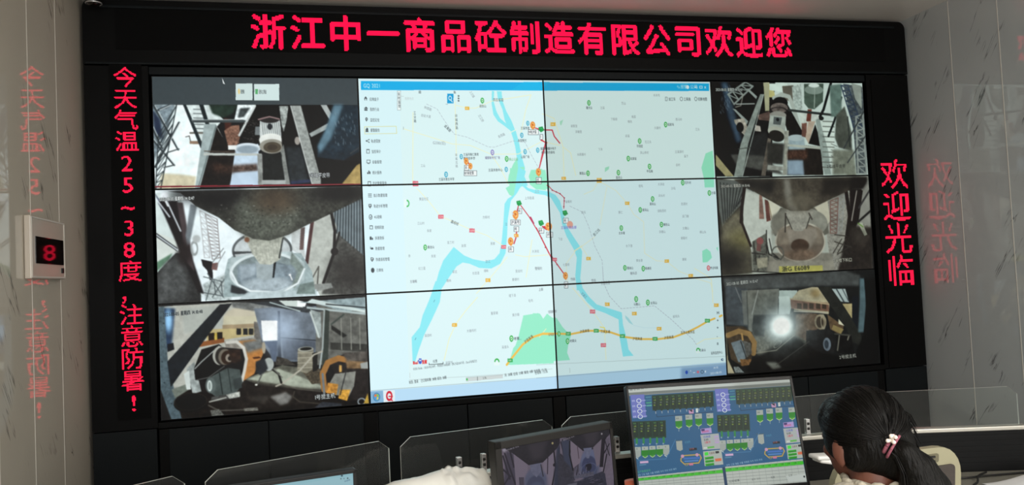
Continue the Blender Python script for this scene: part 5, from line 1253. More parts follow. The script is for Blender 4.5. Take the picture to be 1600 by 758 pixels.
# two-camera picture on the black monitor
duo = quad_canvas(400, 250, 2, [(773, 699.5), (946.5, 664.5), (960, 776), (779, 806)], (56, 54, 66))
duo.crop(740, 630, 5.923)
P, Ln, El, Tx = duo.poly, duo.line, duo.ell, duo.text
def duo_view(dx, dy, right):
    P([(200 + dx, 410 + dy), (740 + dx, 300 + dy), (760 + dx, 900 + dy), (210 + dx, 1000 + dy)], (136, 126, 136), grain=.08)
    P([(240 + dx, 430 + dy), (300 + dx, 450 + dy), (330 + dx, 800 + dy), (200 + dx, 800 + dy)], (84, 80, 94), blur=5)
    for a in ((210, 470, 262, 660), (225, 450, 340, 800), (205, 580, 270, 640), (270, 430, 300, 560), (205, 720, 260, 640)): Ln([(a[0] + dx, a[1] + dy), (a[2] + dx, a[3] + dy)], 15, (52, 48, 60))
    P([(300 + dx, 450 + dy), (420 + dx, 540 + dy), (420 + dx, 780 + dy), (320 + dx, 780 + dy)], (146, 136, 146)); 
    for k in range(5): Ln([(345 + dx + k * 9, 650 + dy), (350 + dx + k * 9, 760 + dy)], 7, (70, 66, 78))
    P([(560 + dx, 520 + dy), (660 + dx, 430 + dy), (650 + dx, 760 + dy), (580 + dx, 760 + dy)], (150, 140, 150)); Ln([(605 + dx, 470 + dy), (600 + dx, 620 + dy)], 9, (60, 52, 64)); Ln([(662 + dx, 420 + dy), (678 + dx, 560 + dy), (640 + dx, 740 + dy)], 13, (30, 28, 38)); El(672 + dx, 540 + dy, 20, 16, (34, 30, 40))
    El(490 + dx, 690 + dy, 100, 130, (110, 116, 136), soft=.15); El(490 + dx, 720 + dy, 82, 86, (66, 70, 92), soft=.1); El(495 + dx, 740 + dy, 60, 50, (90, 100, 124), soft=.3)
    P([(400 + dx, 640 + dy), (590 + dx, 620 + dy), (620 + dx, 760 + dy), (390 + dx, 780 + dy)], (100, 108, 130), a=.5, blur=8)
    P([(440 + dx, 540 + dy), (545 + dx, 520 + dy), (540 + dx, 600 + dy), (500 + dx, 650 + dy), (455 + dx, 610 + dy)], (124, 128, 146), grain=.1); Ln([(540 + dx, 540 + dy), (560 + dx, 640 + dy)], 9, (50, 50, 62))
    P([(195 + dx, 400 + dy), (750 + dx, 300 + dy), (700 + dx, 390 + dy), (560 + dx, 520 + dy), (430 + dx, 545 + dy), (290 + dx, 445 + dy)], (44, 42, 50), grain=.15); P([(420 + dx, 370 + dy), (600 + dx, 330 + dy), (560 + dx, 480 + dy), (470 + dx, 500 + dy)], (66, 62, 68), blur=14)
duo_view(0, 0, False)
P([(690, 400), (745, 330), (770, 900), (650, 800)], (60, 66, 84), blur=5)
duo_view(520, -130, True)
P([(700, 430), (860, 560), (860, 760), (700, 820)], (66, 66, 76), blur=8, grain=.2)
P([(735, 330), (820, 320), (815, 420), (850, 590), (760, 500)], (70, 78, 98), blur=4); Ln([(815, 330), (812, 450), (848, 590)], 12, (26, 24, 32)); P([(825, 330), (935, 410), (920, 520), (850, 570), (825, 450)], (150, 138, 146)); Ln([(890, 370), (905, 480)], 8, (96, 80, 90))
El(1010, 500, 80, 105, (120, 130, 156), soft=.15); El(1010, 540, 74, 84, (72, 80, 110), soft=.1); El(1005, 555, 32, 38, (34, 34, 48), soft=.15); El(1010, 575, 76, 52, (96, 106, 136), ring=10); P([(950, 390), (1040, 380), (1010, 480), (985, 480)], (126, 132, 152), grain=.1)
P([(1050, 380), (1140, 300), (1150, 500), (1090, 560)], (140, 130, 138)); P([(1140, 300), (1180, 290), (1160, 560), (1120, 560)], (40, 36, 46)); P([(1180, 300), (1225, 280), (1232, 450), (1180, 430)], (120, 112, 122)); Ln([(1222, 340), (1150, 460)], 10, (30, 28, 38)); Ln([(1170, 300), (1225, 450)], 9, (34, 32, 42))
for k in range(12): Ln([(865 + k * 14, 640 - k * 4), (880 + k * 13, 560 + (k % 4) * 22)], 6, (60, 58, 70) if k % 2 else (130, 128, 142))
P([(640, 750), (890, 690), (1150, 600), (1180, 620), (1235, 900), (640, 900)], (60, 62, 76), grain=.25, gs=8); P([(650, 745), (890, 700), (880, 740), (680, 790)], (116, 116, 124)); P([(860, 640), (1060, 600), (1060, 640), (860, 670)], (104, 104, 116), grain=.2)
for k in range(16): x = 900 + rng.random() * 250; y = 650 + rng.random() * 90; Ln([(x, y), (x + 40, y - 8)], 5, (110, 108, 120) if k % 2 else (40, 40, 50))
Tx('2021-08-05 14:10', 235, 424, 17, (220, 216, 214), wf=.9, ang=-8); Tx('2021-08-05 14:10', 750, 325, 17, (206, 200, 200), wf=.9, ang=-10)
El(650, 352, 9, 10, (206, 196, 130)); El(1140, 252, 8, 9, (200, 196, 190)); El(222, 420, 14, 14, (190, 186, 190), soft=.4)
duo.mult((0, 0, duo.W, duo.H), (.66, .65, .70))
DUOPIC = duo.out()

# pale window on the small monitor at the left
win = quad_canvas(300, 169, 2, [(300, 783), (563.5, 740), (573, 880), (320, 920)], (140, 178, 188))
win.crop(230, 600, 4.571)
P, Ln, El, Tx = win.poly, win.line, win.ell, win.text
P([(300, 840), (1530, 625), (1535, 660), (300, 880)], (134, 176, 186)); P([(1245, 676), (1305, 666), (1300, 678), (1255, 686)], (28, 40, 50))
El(1432, 665, 8, 7, (40, 60, 70)); El(1425, 690, 5, 5, (60, 80, 90)); El(1450, 688, 4, 4, (70, 90, 100)); El(1480, 685, 6, 6, (50, 66, 76)); Tx('14:10:47', 1455, 712, 16, (60, 90, 120), wf=.9, ang=-9)
P([(300, 990), (1560, 770), (1570, 1500), (300, 1500)], (196, 214, 218))
WINPIC = win.out()

# ================================================================== the room
struct(box('floor', (0, ROOM_Y / 2 + 0.3, -0.05), (2 * ROOM_X + 0.4, -ROOM_Y + 1.0, 0.1), M['floor']))
struct(box('ceiling', (0, ROOM_Y / 2 + 0.3, ROOM_Z + 0.05), (2 * ROOM_X + 0.4, -ROOM_Y + 1.0, 0.1), M['ceiling']))
struct(box('wall_back', (0, 0.62, ROOM_Z / 2), (2 * ROOM_X, 0.1, ROOM_Z), M['rear']))
wl = struct(box('wall_left', (-ROOM_X - 0.005, ROOM_Y / 2 + 0.3, ROOM_Z / 2), (0.08, -ROOM_Y + 0.8, ROOM_Z), M['stone_left']))
wr = struct(box('wall_right', (ROOM_X + 0.005, ROOM_Y / 2 + 0.3, ROOM_Z / 2), (0.08, -ROOM_Y + 0.8, ROOM_Z), M['stone_right']))
# thin joint strips between the wall boards
for side, x, pitch in (('left', -ROOM_X + 0.0355, 0.36), ('right', ROOM_X - 0.0355, 0.345)):
    bm = bmesh.new()
    k = 1
    while k * pitch < -ROOM_Y - 0.1:
        add_box(bm, (x, -k * pitch, ROOM_Z / 2), (0.002, 0.004, ROOM_Z - 0.01))
        k += 1
    struct(from_bm('trim_joints_' + side, bm, M['joint']))
    struct(box('baseboard_' + side, (x - 0.003 * (1 if x > 0 else -1), ROOM_Y / 2, 0.05), (0.012, -ROOM_Y - 0.1, 0.1), M['cab']))
# unseen rear wall; its two window openings are added to light the room
bm = bmesh.new()
wins = [(-2.05, 0.25), (0.85, 2.15)]
z0, z1 = 1.0, 2.5
xs_ = [-ROOM_X] + [v for w_ in wins for v in w_] + [ROOM_X]
add_box(bm, (0, ROOM_Y, z0 / 2), (2 * ROOM_X, 0.1, z0))
add_box(bm, (0, ROOM_Y, (z1 + ROOM_Z) / 2), (2 * ROOM_X, 0.1, ROOM_Z - z1))
for a, b_ in ((xs_[0], xs_[1]), (xs_[2], xs_[3]), (xs_[4], xs_[5])):
    add_box(bm, ((a + b_) / 2, ROOM_Y, (z0 + z1) / 2), (b_ - a, 0.1, z1 - z0))
struct(from_bm('wall_rear', bm, M['rear']))
for i, (a, b_) in enumerate(wins):
    bm = bmesh.new()
    for (c, s) in (((a + 0.02, ROOM_Y, (z0 + z1) / 2), (0.04, 0.06, z1 - z0)), ((b_ - 0.02, ROOM_Y, (z0 + z1) / 2), (0.04, 0.06, z1 - z0)),
                   (((a + b_) / 2, ROOM_Y, z0 + 0.02), (b_ - a, 0.06, 0.04)), (((a + b_) / 2, ROOM_Y, z1 - 0.02), (b_ - a, 0.06, 0.04)),
                   (((a + b_) / 2, ROOM_Y, (z0 + z1) / 2), (0.04, 0.05, z1 - z0))):
        add_box(bm, c, s)
    wf_ = struct(from_bm('window_%d' % (i + 1), bm, M['white_plastic']))
    box('window_pane', ((a + b_) / 2, ROOM_Y - 0.01, (z0 + z1) / 2), (b_ - a - 0.06, 0.006, z1 - z0 - 0.06), M['acrylic'], wf_)

# ================================================================== black cabinet that carries the video wall
CX = 2.345
cabinet = thing('video_wall_cabinet', 'tall black steel cabinet filling the end wall around the displays', 'cabinet', (0, 0.25, 0))
def cbox(name, c, s, m=None, bev=0.0, parent=None):
    return box(name, (c[0], c[1] - 0.25, c[2]), s, m or M['cab'], parent or cabinet, bev=bev)
TOPZ, HDZ, DT, DB = 3.0, 2.672, 2.622, 0.90
# header with rounded upper corners
bm = bmesh.new()
rr = 0.045
pts = [(-CX, HDZ), (CX, HDZ), (CX, TOPZ - rr)]
pts += [(CX - rr + rr * math.cos(R(a)), TOPZ - rr + rr * math.sin(R(a))) for a in range(15, 91, 15)]
pts += [(-CX + rr - rr * math.sin(R(a)), TOPZ - rr + rr * math.cos(R(a))) for a in range(0, 91, 15)]
add_prism(bm, pts, -0.25 - 0.004, 0.20)
from_bm('header', bm, M['cab'], cabinet)
cbox('header_rim', (0, -0.008, 2.962), (2 * CX - 0.16, 0.010, 0.014), M['cab_door'], 0.003)
cbox('header_rim', (0, -0.006, HDZ + 0.006), (2 * CX - 0.02, 0.010, 0.012), M['cab_door'], 0.003)
for s in (-1, 1):
    cbox('side_column', (s * (CX + 2.05) / 2, 0.2, (0.87 + HDZ - 0.006) / 2), (CX - 2.05, 0.4, HDZ - 0.006 - 0.87), M['cab'])
    cbox('lower_side_panel', (s * (CX + 2.055) / 2, 0.2, 0.434), (CX - 2.057, 0.398, 0.862), M['cab_door'])
cbox('lintel', (0, 0.21, (DT + HDZ - 0.006) / 2 + 0.002), (4.096, 0.4, HDZ - DT - 0.012), M['cab_door'])
cbox('base_carcass', (0, 0.225, 0.45), (4.096, 0.36, 0.888), M['cab_dark'])
cbox('ledge', (0, 0.015, 0.880), (4.096, 0.05, 0.030), M['cab'], 0.004)
cbox('plinth', (0, 0.03, 0.055), (4.09, 0.03, 0.10), M['cab'])
for k in range(5):      # stiles between the door bays
    cbox('stile', (max(-2.012, min(2.012, -2.04 + 1.02 * k)), 0.022, 0.485), (0.066, 0.04, 0.75), M['cab'])
for k in range(4):
    for s in (-1, 1):
        xc = -2.04 + 1.02 * (k + 0.5) + s * 0.2365
        d = cbox('cupboard_door', (xc, 0.016, 0.485), (0.468, 0.03, 0.748), M['cab_door'], 0.003)
        box('lock', (xc - s * 0.20, -0.25 - 0.004, 0.50), (0.018, 0.01, 0.05), M['plastic_black'], d, bev=0.002)

# ================================================================== twelve displays
names = [
    ['top left wall screen showing the conveyor motor camera below a grey desktop strip',
     'screen showing the top left of the city map with side menu and search button',
     'screen showing the top right of the city map with many green pins',
     'top right wall screen showing the second conveyor camera with silo and ladder tower'],
    ['screen showing the concrete chute emptying into a filled truck hopper, middle of the left column',
     'screen showing the wide bend of the blue river and the lower side menu',
     'screen showing the dashed railway and narrow river on the map, middle right part',
     'screen showing the empty round truck hopper above a yellow number plate'],
    ['screen showing an orange belt guard, motor and barrel, bottom left of the video wall',
     'screen showing the green park, start button and red Q icon on the map taskbar',
     'screen showing the orange expressway crossing the river, map clock in its corner',
     'bottom right wall screen showing a white lamp glare in a dark machine room'],
]
mat_disp = display_mat('lit_display', 1.0, 0.4)
for r_ in range(3):
    for c_ in range(4):
        xc, zc = -2.04 + 1.02 * (c_ + 0.5), DT - 0.574 * (r_ + 0.5)
        t = thing('video_wall_screen', names[r_][c_], 'screen', (xc, 0.02, zc), group='displays of the video wall')
        box('bezel', (0, 0.035, 0), (1.017, 0.07, 0.571), M['bezel'], t)
        me = picture_mesh('display', WALLPIC[r_ * PH:(r_ + 1) * PH, c_ * PW:(c_ + 1) * PW], 1.011, 0.565)
        me.materials.append(mat_disp)
        o = bpy.data.objects.new('display', me); col.objects.link(o); o.parent = t
        o.location = (0, -0.0012, 0)
del WALLPIC

# ================================================================== red LED message signs
def led_char(ch, n, w, h, bold, thr, name, material, parent, x, z):
    """one character as a block of lit square LEDs"""
    g, adv = glyph(ch, bold)
    bm = bmesh.new()
    pw, ph_ = w / n, h / n
    shift = 0.0 if ord(ch) > 0x2E80 else (1 - adv) / 2
    for j in range(n):
        for i in range(n):
            u = (i + 0.5) / n - shift; v = (j + 0.5) / n
            if not (0 <= u < 1): continue
            a = g[int(v * GN), int(u * GN)]
            a2 = g[max(0, int(v * GN) - 1):int(v * GN) + 2, max(0, int(u * GN) - 1):int(u * GN) + 2].mean()
            if (a + a2) / 2 > thr:
                cx, cz = (i + 0.5) * pw - w / 2, h / 2 - (j + 0.5) * ph_
                q = [bm.verts.new((cx + sx * pw * 0.485, -0.0015, cz + sz * ph_ * 0.485)) for sx, sz in ((-1, -1), (1, -1), (1, 1), (-1, 1))]
                bm.faces.new(q)
                q2 = [bm.verts.new((v_.co.x, 0.0, v_.co.z)) for v_ in q]
                for k in range(4): bm.faces.new((q[(k + 1) % 4], q[k], q2[k], q2[(k + 1) % 4]))
    o = from_bm(name, bm, material, parent)
    o.location = (x, -0.0031, z)
    return o
sign = thing('led_message_sign', 'long black LED board with sixteen bold red Chinese characters above the displays', 'sign', (0, -0.004, 2.85), group=None)
box('board', (0, 0.0, 0), (2 * CX - 0.30, 0.006, 0.205), M['led_board'], sign)
for i, ch in enumerate('浙江中一商品砼制造有限公司欢迎您'):
    led_char(ch, 32, 0.186, 0.196, 0.018, 0.46, 'character', M['red'], sign, -1.462 + i * 0.1953, 0.0)
sign = thing('led_message_sign', 'narrow black LED strip with a vertical red weather message left of the displays', 'sign', (-2.155, -0.001, 1.80))
box('board', (0, -0.001, 0), (0.15, 0.006, 1.76), M['led_board'], sign)
for i, ch in enumerate('今天气温25~38度，注意防暑!'):
    led_char(ch, 26, 0.116, 0.110, 0.0, 0.46, 'character', M['red_thin'], sign, 0.0, 0.808 - i * 0.1070)
sign = thing('led_message_sign', 'black LED strip with four large red welcome characters right of the displays', 'sign', (2.205, -0.001, 1.753))
box('board', (0, -0.001, 0), (0.25, 0.006, 1.76), M['led_board'], sign)
for i, ch in enumerate('欢迎光临'):
    led_char(ch, 26, 0.204, 0.196, 0.0, 0.36, 'character', M['red_thin'], sign, 0.0, 0.297 - i * 0.198)

# ================================================================== fittings on the left wall and ceiling
t = thing('wall_control_box', 'cream wall box with a dark glass window on the left stone wall', 'control box', (-ROOM_X + 0.036, -0.595, 1.735))
bm = bmesh.new(); add_box(bm, (0.013, 0, 0), (0.025, 0.42, 0.25), bev=0.004); from_bm('housing', bm, M['cream'], t)
bm = bmesh.new()
for c, s in (((0.026, 0, 0.118), (0.004, 0.41, 0.006)), ((0.026, 0, -0.118), (0.004, 0.41, 0.006)), ((0.026, -0.203, 0), (0.004, 0.006, 0.236)), ((0.026, 0.203, 0), (0.004, 0.006, 0.236))):
    add_box(bm, c, s)
from_bm('rim', bm, M['joint'], t)
M['dark_glass'] = mat('dark_glass', srgb(20, 14, 12), 0.05, spec=0.6)
box('window', (0.027, 0.01, -0.01), (0.003, 0.345, 0.108), M['dark_glass'], t)
box('indicator', (0.0285, 0.165, -0.088), (0.006, 0.02, 0.022), M['plastic_black'], t)
t = thing('dome_camera', 'small dark dome with a chrome ring hanging in the upper left corner', 'dome camera', (-2.262, -0.12, ROOM_Z))
bm = bmesh.new(); add_tube(bm, [(0, 0, 0), (0, 0, -0.080)], 0.030, 24); from_bm('base', bm, M['plastic_black'], t, True)
bm = bmesh.new()
rp = [(0.0345 * math.cos(R(a)), 0.0345 * math.sin(R(a)), -0.083) for a in range(0, 361, 12)]
add_tube(bm, rp, 0.0035, 8, cap=False); from_bm('ring', bm, M['chrome'], t, True)
bm = bmesh.new(); add_ell(bm, (0, 0, -0.081), (0.031, 0.031, 0.016)); from_bm('dome', bm, M['dark_glass'], t, True)

for x_, lab in ((-1.0, 'left flat ceiling lamp, added unseen behind the operators'), (1.0, 'right flat ceiling lamp, added unseen behind the operators')):
    t = thing('added_ceiling_light', lab, 'ceiling light', (x_, -4.9, ROOM_Z), group='added ceiling lamps')  # fixtures out of view, added to light the room
    bm = bmesh.new()
    for c, s in (((0, 0.27, -0.02), (1.0, 0.04, 0.04)), ((0, -0.27, -0.02), (1.0, 0.04, 0.04)), ((0.48, 0, -0.02), (0.04, 0.5, 0.04)), ((-0.48, 0, -0.02), (0.04, 0.5, 0.04))):
        add_box(bm, c, s)
    from_bm('frame', bm, M['white_plastic'], t)
    box('diffuser', (0, 0, -0.02), (0.92, 0.5, 0.01), M['added_lamp_face'], t)

# ================================================================== arc of desks in front of the wall
nodes = [(-2.07, -2.32), (-1.586, -1.95), (-1.03, -1.724), (-0.47, -1.616), (0.12, -1.590), (0.72, -1.635), (1.27, -1.79), (1.80, -2.05)]
nodes = [Vector((a, b_, 0)) for a, b_ in nodes]
def offs(i, d):
    """node i moved d towards the operators' side along the mitre"""
    a = (nodes[min(i + 1, len(nodes) - 1)] - nodes[max(i, 0)]) if i == 0 else (nodes[i] - nodes[i - 1])
    b_ = (nodes[i] - nodes[i - 1]) if i == len(nodes) - 1 else (nodes[min(i + 1, len(nodes) - 1)] - nodes[i])
    a.normalize(); b_.normalize()
    t_ = (a + b_).normalized()
    n_ = Vector((t_.y, -t_.x, 0))
    return nodes[i] + n_ * (d / max(0.5, n_.dot(Vector((a.y, -a.x, 0)))))
desk = thing('console_desk', 'long arc-shaped grey control desk in front of the video wall', 'desk', (0, -1.9, 0))
def slab(bm, i0, i1, d0, d1, za, zb):
    ring0 = [offs(i, d0) for i in range(i0, i1 + 1)]; ring1 = [offs(i, d1) for i in range(i0, i1 + 1)]
    lo = []; hi = []
    for a, b_ in zip(ring0, ring1):
        lo.append((bm.verts.new((a.x, a.y + 1.9, za)), bm.verts.new((b_.x, b_.y + 1.9, za))))
        hi.append((bm.verts.new((a.x, a.y + 1.9, zb)), bm.verts.new((b_.x, b_.y + 1.9, zb))))
    for k in range(len(lo) - 1):
        bm.faces.new((hi[k][0], hi[k][1], hi[k + 1][1], hi[k + 1][0])); bm.faces.new((lo[k][0], lo[k + 1][0], lo[k + 1][1], lo[k][1]))
        bm.faces.new((lo[k][0], hi[k][0], hi[k + 1][0], lo[k + 1][0])); bm.faces.new((lo[k][1], lo[k + 1][1], hi[k + 1][1], hi[k][1]))
    for k in (0, -1): bm.faces.new((lo[k][0], lo[k][1], hi[k][1], hi[k][0]))
bm = bmesh.new(); slab(bm, 0, 7, 0.028, 0.50, 0.712, 0.740); from_bm('worktop', bm, M['desk'], desk)
for i in range(8):
    a, b_ = offs(i, 0.05), offs(i, 0.27)
    mid = (a + b_) / 2; dv = b_ - a
    box('support_panel', (mid.x, mid.y + 1.9, 0.355), (dv.length, 0.03, 0.71), M['cab_door'], desk, rot=Matrix.Rotation(math.atan2(dv.y, dv.x), 3, 'Z'))
where = ['at the far left end of the arc', 'second from the left end of the arc', 'left of the black two-camera monitor',
         'behind the large control monitor', 'behind the seated woman', 'in front of the right stone wall', 'at the far right end beyond the frame edge']
for i in range(7):
    a, b_ = nodes[i], nodes[i + 1]
    dv = b_ - a; L = dv.length; mid = (a + b_) / 2
    t = thing('desk_partition', 'black desk partition with a pale metal top rail, ' + where[i], 'partition', (mid.x, mid.y, 0), math.atan2(dv.y, dv.x), 'black partitions of the arc desk')
    bm = bmesh.new(); add_box(bm, (0, 0, 0.443), (L - 0.004, 0.036, 0.882))
    for k in range(6): add_box(bm, (0, -0.0185, 0.765 + k * 0.02), (L - 0.008, 0.003, 0.012))
    from_bm('board', bm, M['partition'], t)
    box('top_rail', (0, 0, 0.892), (L - 0.002, 0.046, 0.015), M['metal'], t, bev=0.003)
panes = [((-2.055, -2.305), (-1.613, -1.945)), ((-1.559, -1.953), (-1.049, -1.726)), ((-1.013, -1.722), (-0.489, -1.617)),
         ((-0.454, -1.615), (0.100, -1.575)), ((0.140, -1.604), (0.700, -1.612)), ((0.740, -1.665), (1.245, -1.784))]
clampx = [(), (0.102, 0.191), (0.193, 0.278), (0.2, 0.28), (0.346,), ()]
plabel = ['clear acrylic screen with cut corners, leftmost on the arc desk',
          'clear acrylic screen with cut corners above the small pale monitor',
          'clear acrylic screen with cut corners behind the white plastic sheet',
          'clear acrylic screen mostly hidden behind the large control monitor',
          'clear acrylic screen with a chrome clamp just left of the woman\'s hair',
          'clear acrylic screen with a cut corner in front of the right stone wall']
for i, (a, b_) in enumerate(panes):
    a, b_ = Vector((*a, 0)), Vector((*b_, 0))
    dv = b_ - a; L = dv.length; mid = (a + b_) / 2
    # stand each pane on its rail
    ang = math.atan2(dv.y, dv.x)
    t = thing('acrylic_screen', plabel[i], 'desk screen', (mid.x, mid.y, 0.9), ang, 'acrylic screens on the arc desk')
    bm = bmesh.new()
    c = 0.034
    h_ = 0.1405
    add_prism(bm, [(-L / 2, 0.001), (L / 2, 0.001), (L / 2, h_ - c * .8), (L / 2 - c, h_), (-L / 2 + c, h_), (-L / 2, h_ - c * .8)], -0.003, 0.003)
    o = from_bm('pane', bm, M['acrylic'], t)
    o.data.materials.append(M['edge'])
    for p in o.data.polygons:
        p.material_index = 0 if abs(p.normal.y) > 0.5 else 1
    for cx in clampx[i]:
        if cx == -1: continue
        bm = bmesh.new()
        add_box(bm, (cx - L / 2 + 0.0, -0.006, 0.0295), (0.016, 0.004, 0.054), bev=0.0015)
        add_box(bm, (cx - L / 2 + 0.0, 0.006, 0.0295), (0.016, 0.004, 0.054), bev=0.0015)
        add_box(bm, (cx - L / 2, 0, 0.003), (0.018, 0.016, 0.004))
        k_ = from_bm('clamp', bm, M['chrome'], t)
        box('clamp_screw', (cx - L / 2, -0.0095, 0.040), (0.009, 0.003, 0.009), M['plastic_grey'], k_, bev=0.002)
        box('clamp_screw', (cx - L / 2, -0.0095, 0.022), (0.009, 0.003, 0.009), M['plastic_grey'], k_, bev=0.002)

# ================================================================== desk monitors
def monitor(label, cx, cy, cz, yaw, tilt, roll, W, H, bz, pic, deskz, casing, depth=0.035):
    t = thing('monitor', label, 'monitor', (cx, cy, deskz), yaw)
    rot = Matrix.Rotation(-tilt, 3, 'X') @ Matrix.Rotation(-roll, 3, 'Y')
    zc = cz - deskz
    def put(o):
        for v in o.data.vertices: v.co = rot @ v.co + Vector((0, 0, zc))
        return o
    l, r, tp, bt = bz
    bm = bmesh.new(); add_box(bm, (0, depth / 2 + 0.0005, 0), (W, depth, H), bev=0.004)
    add_box(bm, (0, depth + 0.012, -0.02), (W * 0.6, 0.03, H * 0.6), bev=0.008)
    put(from_bm('casing', bm, casing, t))
    bm = bmesh.new()
    for c, s in (((-W / 2 + l / 2, -0.001, 0), (l, 0.006, H)), ((W / 2 - r / 2, -0.001, 0), (r, 0.006, H)),
                 ((0, -0.001, H / 2 - tp / 2), (W, 0.006, tp)), ((0, -0.001, -H / 2 + bt / 2), (W, 0.006, bt))):
        add_box(bm, c, s, bev=0.0012)
    put(from_bm('bezel', bm, casing, t))
    w_, h_ = W - l - r, H - tp - bt
    me = picture_mesh('display', pic, w_, h_)
    me.materials.append(mat_disp)
    o = bpy.data.objects.new('display', me); col.objects.link(o); o.parent = t
    for v in me.vertices: v.co = rot @ (v.co + Vector(((l - r) / 2, -0.0008, (bt - tp) / 2))) + Vector((0, 0, zc))
    back = rot @ Vector((0, depth + 0.02, -0.03)) + Vector((0, 0, zc))
    bm = bmesh.new(); add_tube(bm, [(0, back.y + 0.01, 0.01), (0, back.y + 0.005, back.z * 0.5), (0, back.y, back.z)], [0.022, 0.02, 0.018], 12)
    from_bm('stand_neck', bm, M['plastic_black'], t, True)
    bm = bmesh.new(); add_box(bm, (0, back.y, 0.007), (min(0.24, W * 0.5), 0.15, 0.012), bev=0.004); from_bm('stand_base', bm, M['plastic_black'], t)
    return t
monitor('large monitor showing the blue and green batching control screen', -0.064, -1.988, 1.010, -0.105, 0.250, -0.004, 0.540, 0.340, (0.006, 0.008, 0.011, 0.016), CTLPIC, 0.7405, M['plastic_black'])
monitor('thick black monitor showing two dim mixer cameras side by side', -0.603, -2.086, 0.969, 0.240, 0.03, 0.027, 0.380, 0.238, (0.018, 0.010, 0.020, 0.018), DUOPIC, 0.7405, M['plastic_grey'], 0.045)
monitor('small monitor with a pale blue window, low at the left in front of acrylic', -1.372, -1.993, 0.884, 0.214, 0.0, 0.0, 0.440, 0.248, (0.010, 0.010, 0.010, 0.014), WINPIC, 0.7405, M['plastic_black'])

# ================================================================== small things on the desk
# white plastic sheet thrown over the desk between the monitors
bm = bmesh.new()
NX, NY = 60, 40
vs = []
for j in range(NY + 1):
    row = []
    for i in range(NX + 1):
        u, v = i / NX, j / NY
        x = -1.13 + 0.355 * u
        y = -1.80 - 0.30 * v
        x += 0.012 * math.sin(9 * v + 3 * u)
        ridge = 0.930 + 0.036 * min(1, u / 0.72) ** 1.0 - 0.012 * max(0, (u - 0.75)) * 4
        prof = min(1, v / 0.22) if v < 0.3 else max(0.0, 1 - ((v - 0.3) / 0.7) ** 1.6)
        side = min(1, (u + 0.02) / 0.07) ** 0.5 * min(1, (1 - u + 0.05) / 0.06) ** 0.5
        z = 0.742 + (ridge - 0.742) * prof * side
        n1 = mnoise.noise(Vector((x * 16, y * 16, 1.0))); n2 = abs(mnoise.noise(Vector((x * 30, y * 22, 4.0))))
        w_ = 0.9 if u > 0.66 else 0.12
        z = max(0.742, z + (n1 * 0.005 + n2 * 0.028 * w_) * prof)
        row.append(bm.verts.new((x, y, z)))
    vs.append(row)
for j in range(NY):
    for i in range(NX):
        bm.faces.new((vs[j][i], vs[j + 1][i], vs[j + 1][i + 1], vs[j][i + 1]))
o = from_bm('plastic_sheet', bm, M['film'], None, True)
tag(o, 'crumpled white plastic sheet thrown over the desk beside the two-camera monitor', 'plastic sheet')
# mug
t = thing('mug', 'small salmon mug just left of the large control monitor', 'mug', (-0.298, -1.87, 0.7405))
bm = bmesh.new()
add_tube(bm, [(0, 0, 0), (0, 0, 0.02), (0, 0, 0.10), (0, 0, 0.130), (0, 0, 0.136), (0, 0, 0.130), (0, 0, 0.02)], [0.026, 0.029, 0.031, 0.031, 0.028, 0.025, 0.022], 24)
from_bm('cup_body', bm, M['salmon'], t, True)
bm = bmesh.new(); add_tube(bm, [(0.03, 0, 0.12), (0.055, 0, 0.11), (0.06, 0, 0.08), (0.05, 0, 0.05), (0.03, 0, 0.04)], 0.005, 8); from_bm('handle', bm, M['salmon'], t, True)
# loose papers at the right edge
bm = bmesh.new()
NX = 26; vs = []
for j in range(NX + 1):
    row = []
    for i in range(NX + 1):
        u, v = i / NX, j / NX
        x, y = 0.95 + 0.33 * u, -1.915 - 0.24 * v + 0.02 * u
        z = 0.744 + 0.05 * math.sin(min(1, u * 1.5) * 1.5) * math.sin(min(1, v * 2.2) * 1.5) + 0.012 * mnoise.noise(Vector((x * 14, y * 14, 2))) * (u * 4 if u < .25 else 1)
        row.append(bm.verts.new((x, y, max(0.742, z))))
    vs.append(row)
for j in range(NX):
    for i in range(NX):
        bm.faces.new((vs[j][i], vs[j + 1][i], vs[j + 1][i + 1], vs[j][i + 1]))
o = from_bm('paper_sheet', bm, M['paper'], None, True)
md = o.modifiers.new('t', 'SOLIDIFY'); md.thickness = 0.0015; md.offset = 1
tag(o, 'crumpled white paper lying on the grey desk in the lower right corner', 'paper')
for pts, lab in (([(1.24, -1.855, 0.745), (1.10, -1.845, 0.746), (1.02, -1.84, 0.747), (0.95, -1.835, 0.746), (0.86, -1.80, 0.745)], 'black cable running along the foot of the right partition'),
                 ([(1.06, -1.815, 0.751), (0.985, -1.86, 0.755), (0.945, -1.90, 0.748), (0.91, -1.92, 0.745), (0.85, -1.97, 0.745)], 'black cable crossing the right desk towards the operator')):
    bm = bmesh.new()
    sm = []
    for k in range(len(pts) - 1):
        p0 = Vector(pts[max(k - 1, 0)]); p1 = Vector(pts[k]); p2 = Vector(pts[k + 1]); p3 = Vector(pts[min(k + 2, len(pts) - 1)])
        for s in range(6):
            t_ = s / 6
            sm.append(0.5 * ((2 * p1) + (p2 - p0) * t_ + (2 * p0 - 5 * p1 + 4 * p2 - p3) * t_ ** 2 + (3 * p1 - p0 - 3 * p2 + p3) * t_ ** 3))
    sm.append(Vector(pts[-1]))
    add_tube(bm, sm, 0.0035, 8)
    tag(from_bm('cable', bm, M['rubber'], None, True), lab, 'cable')

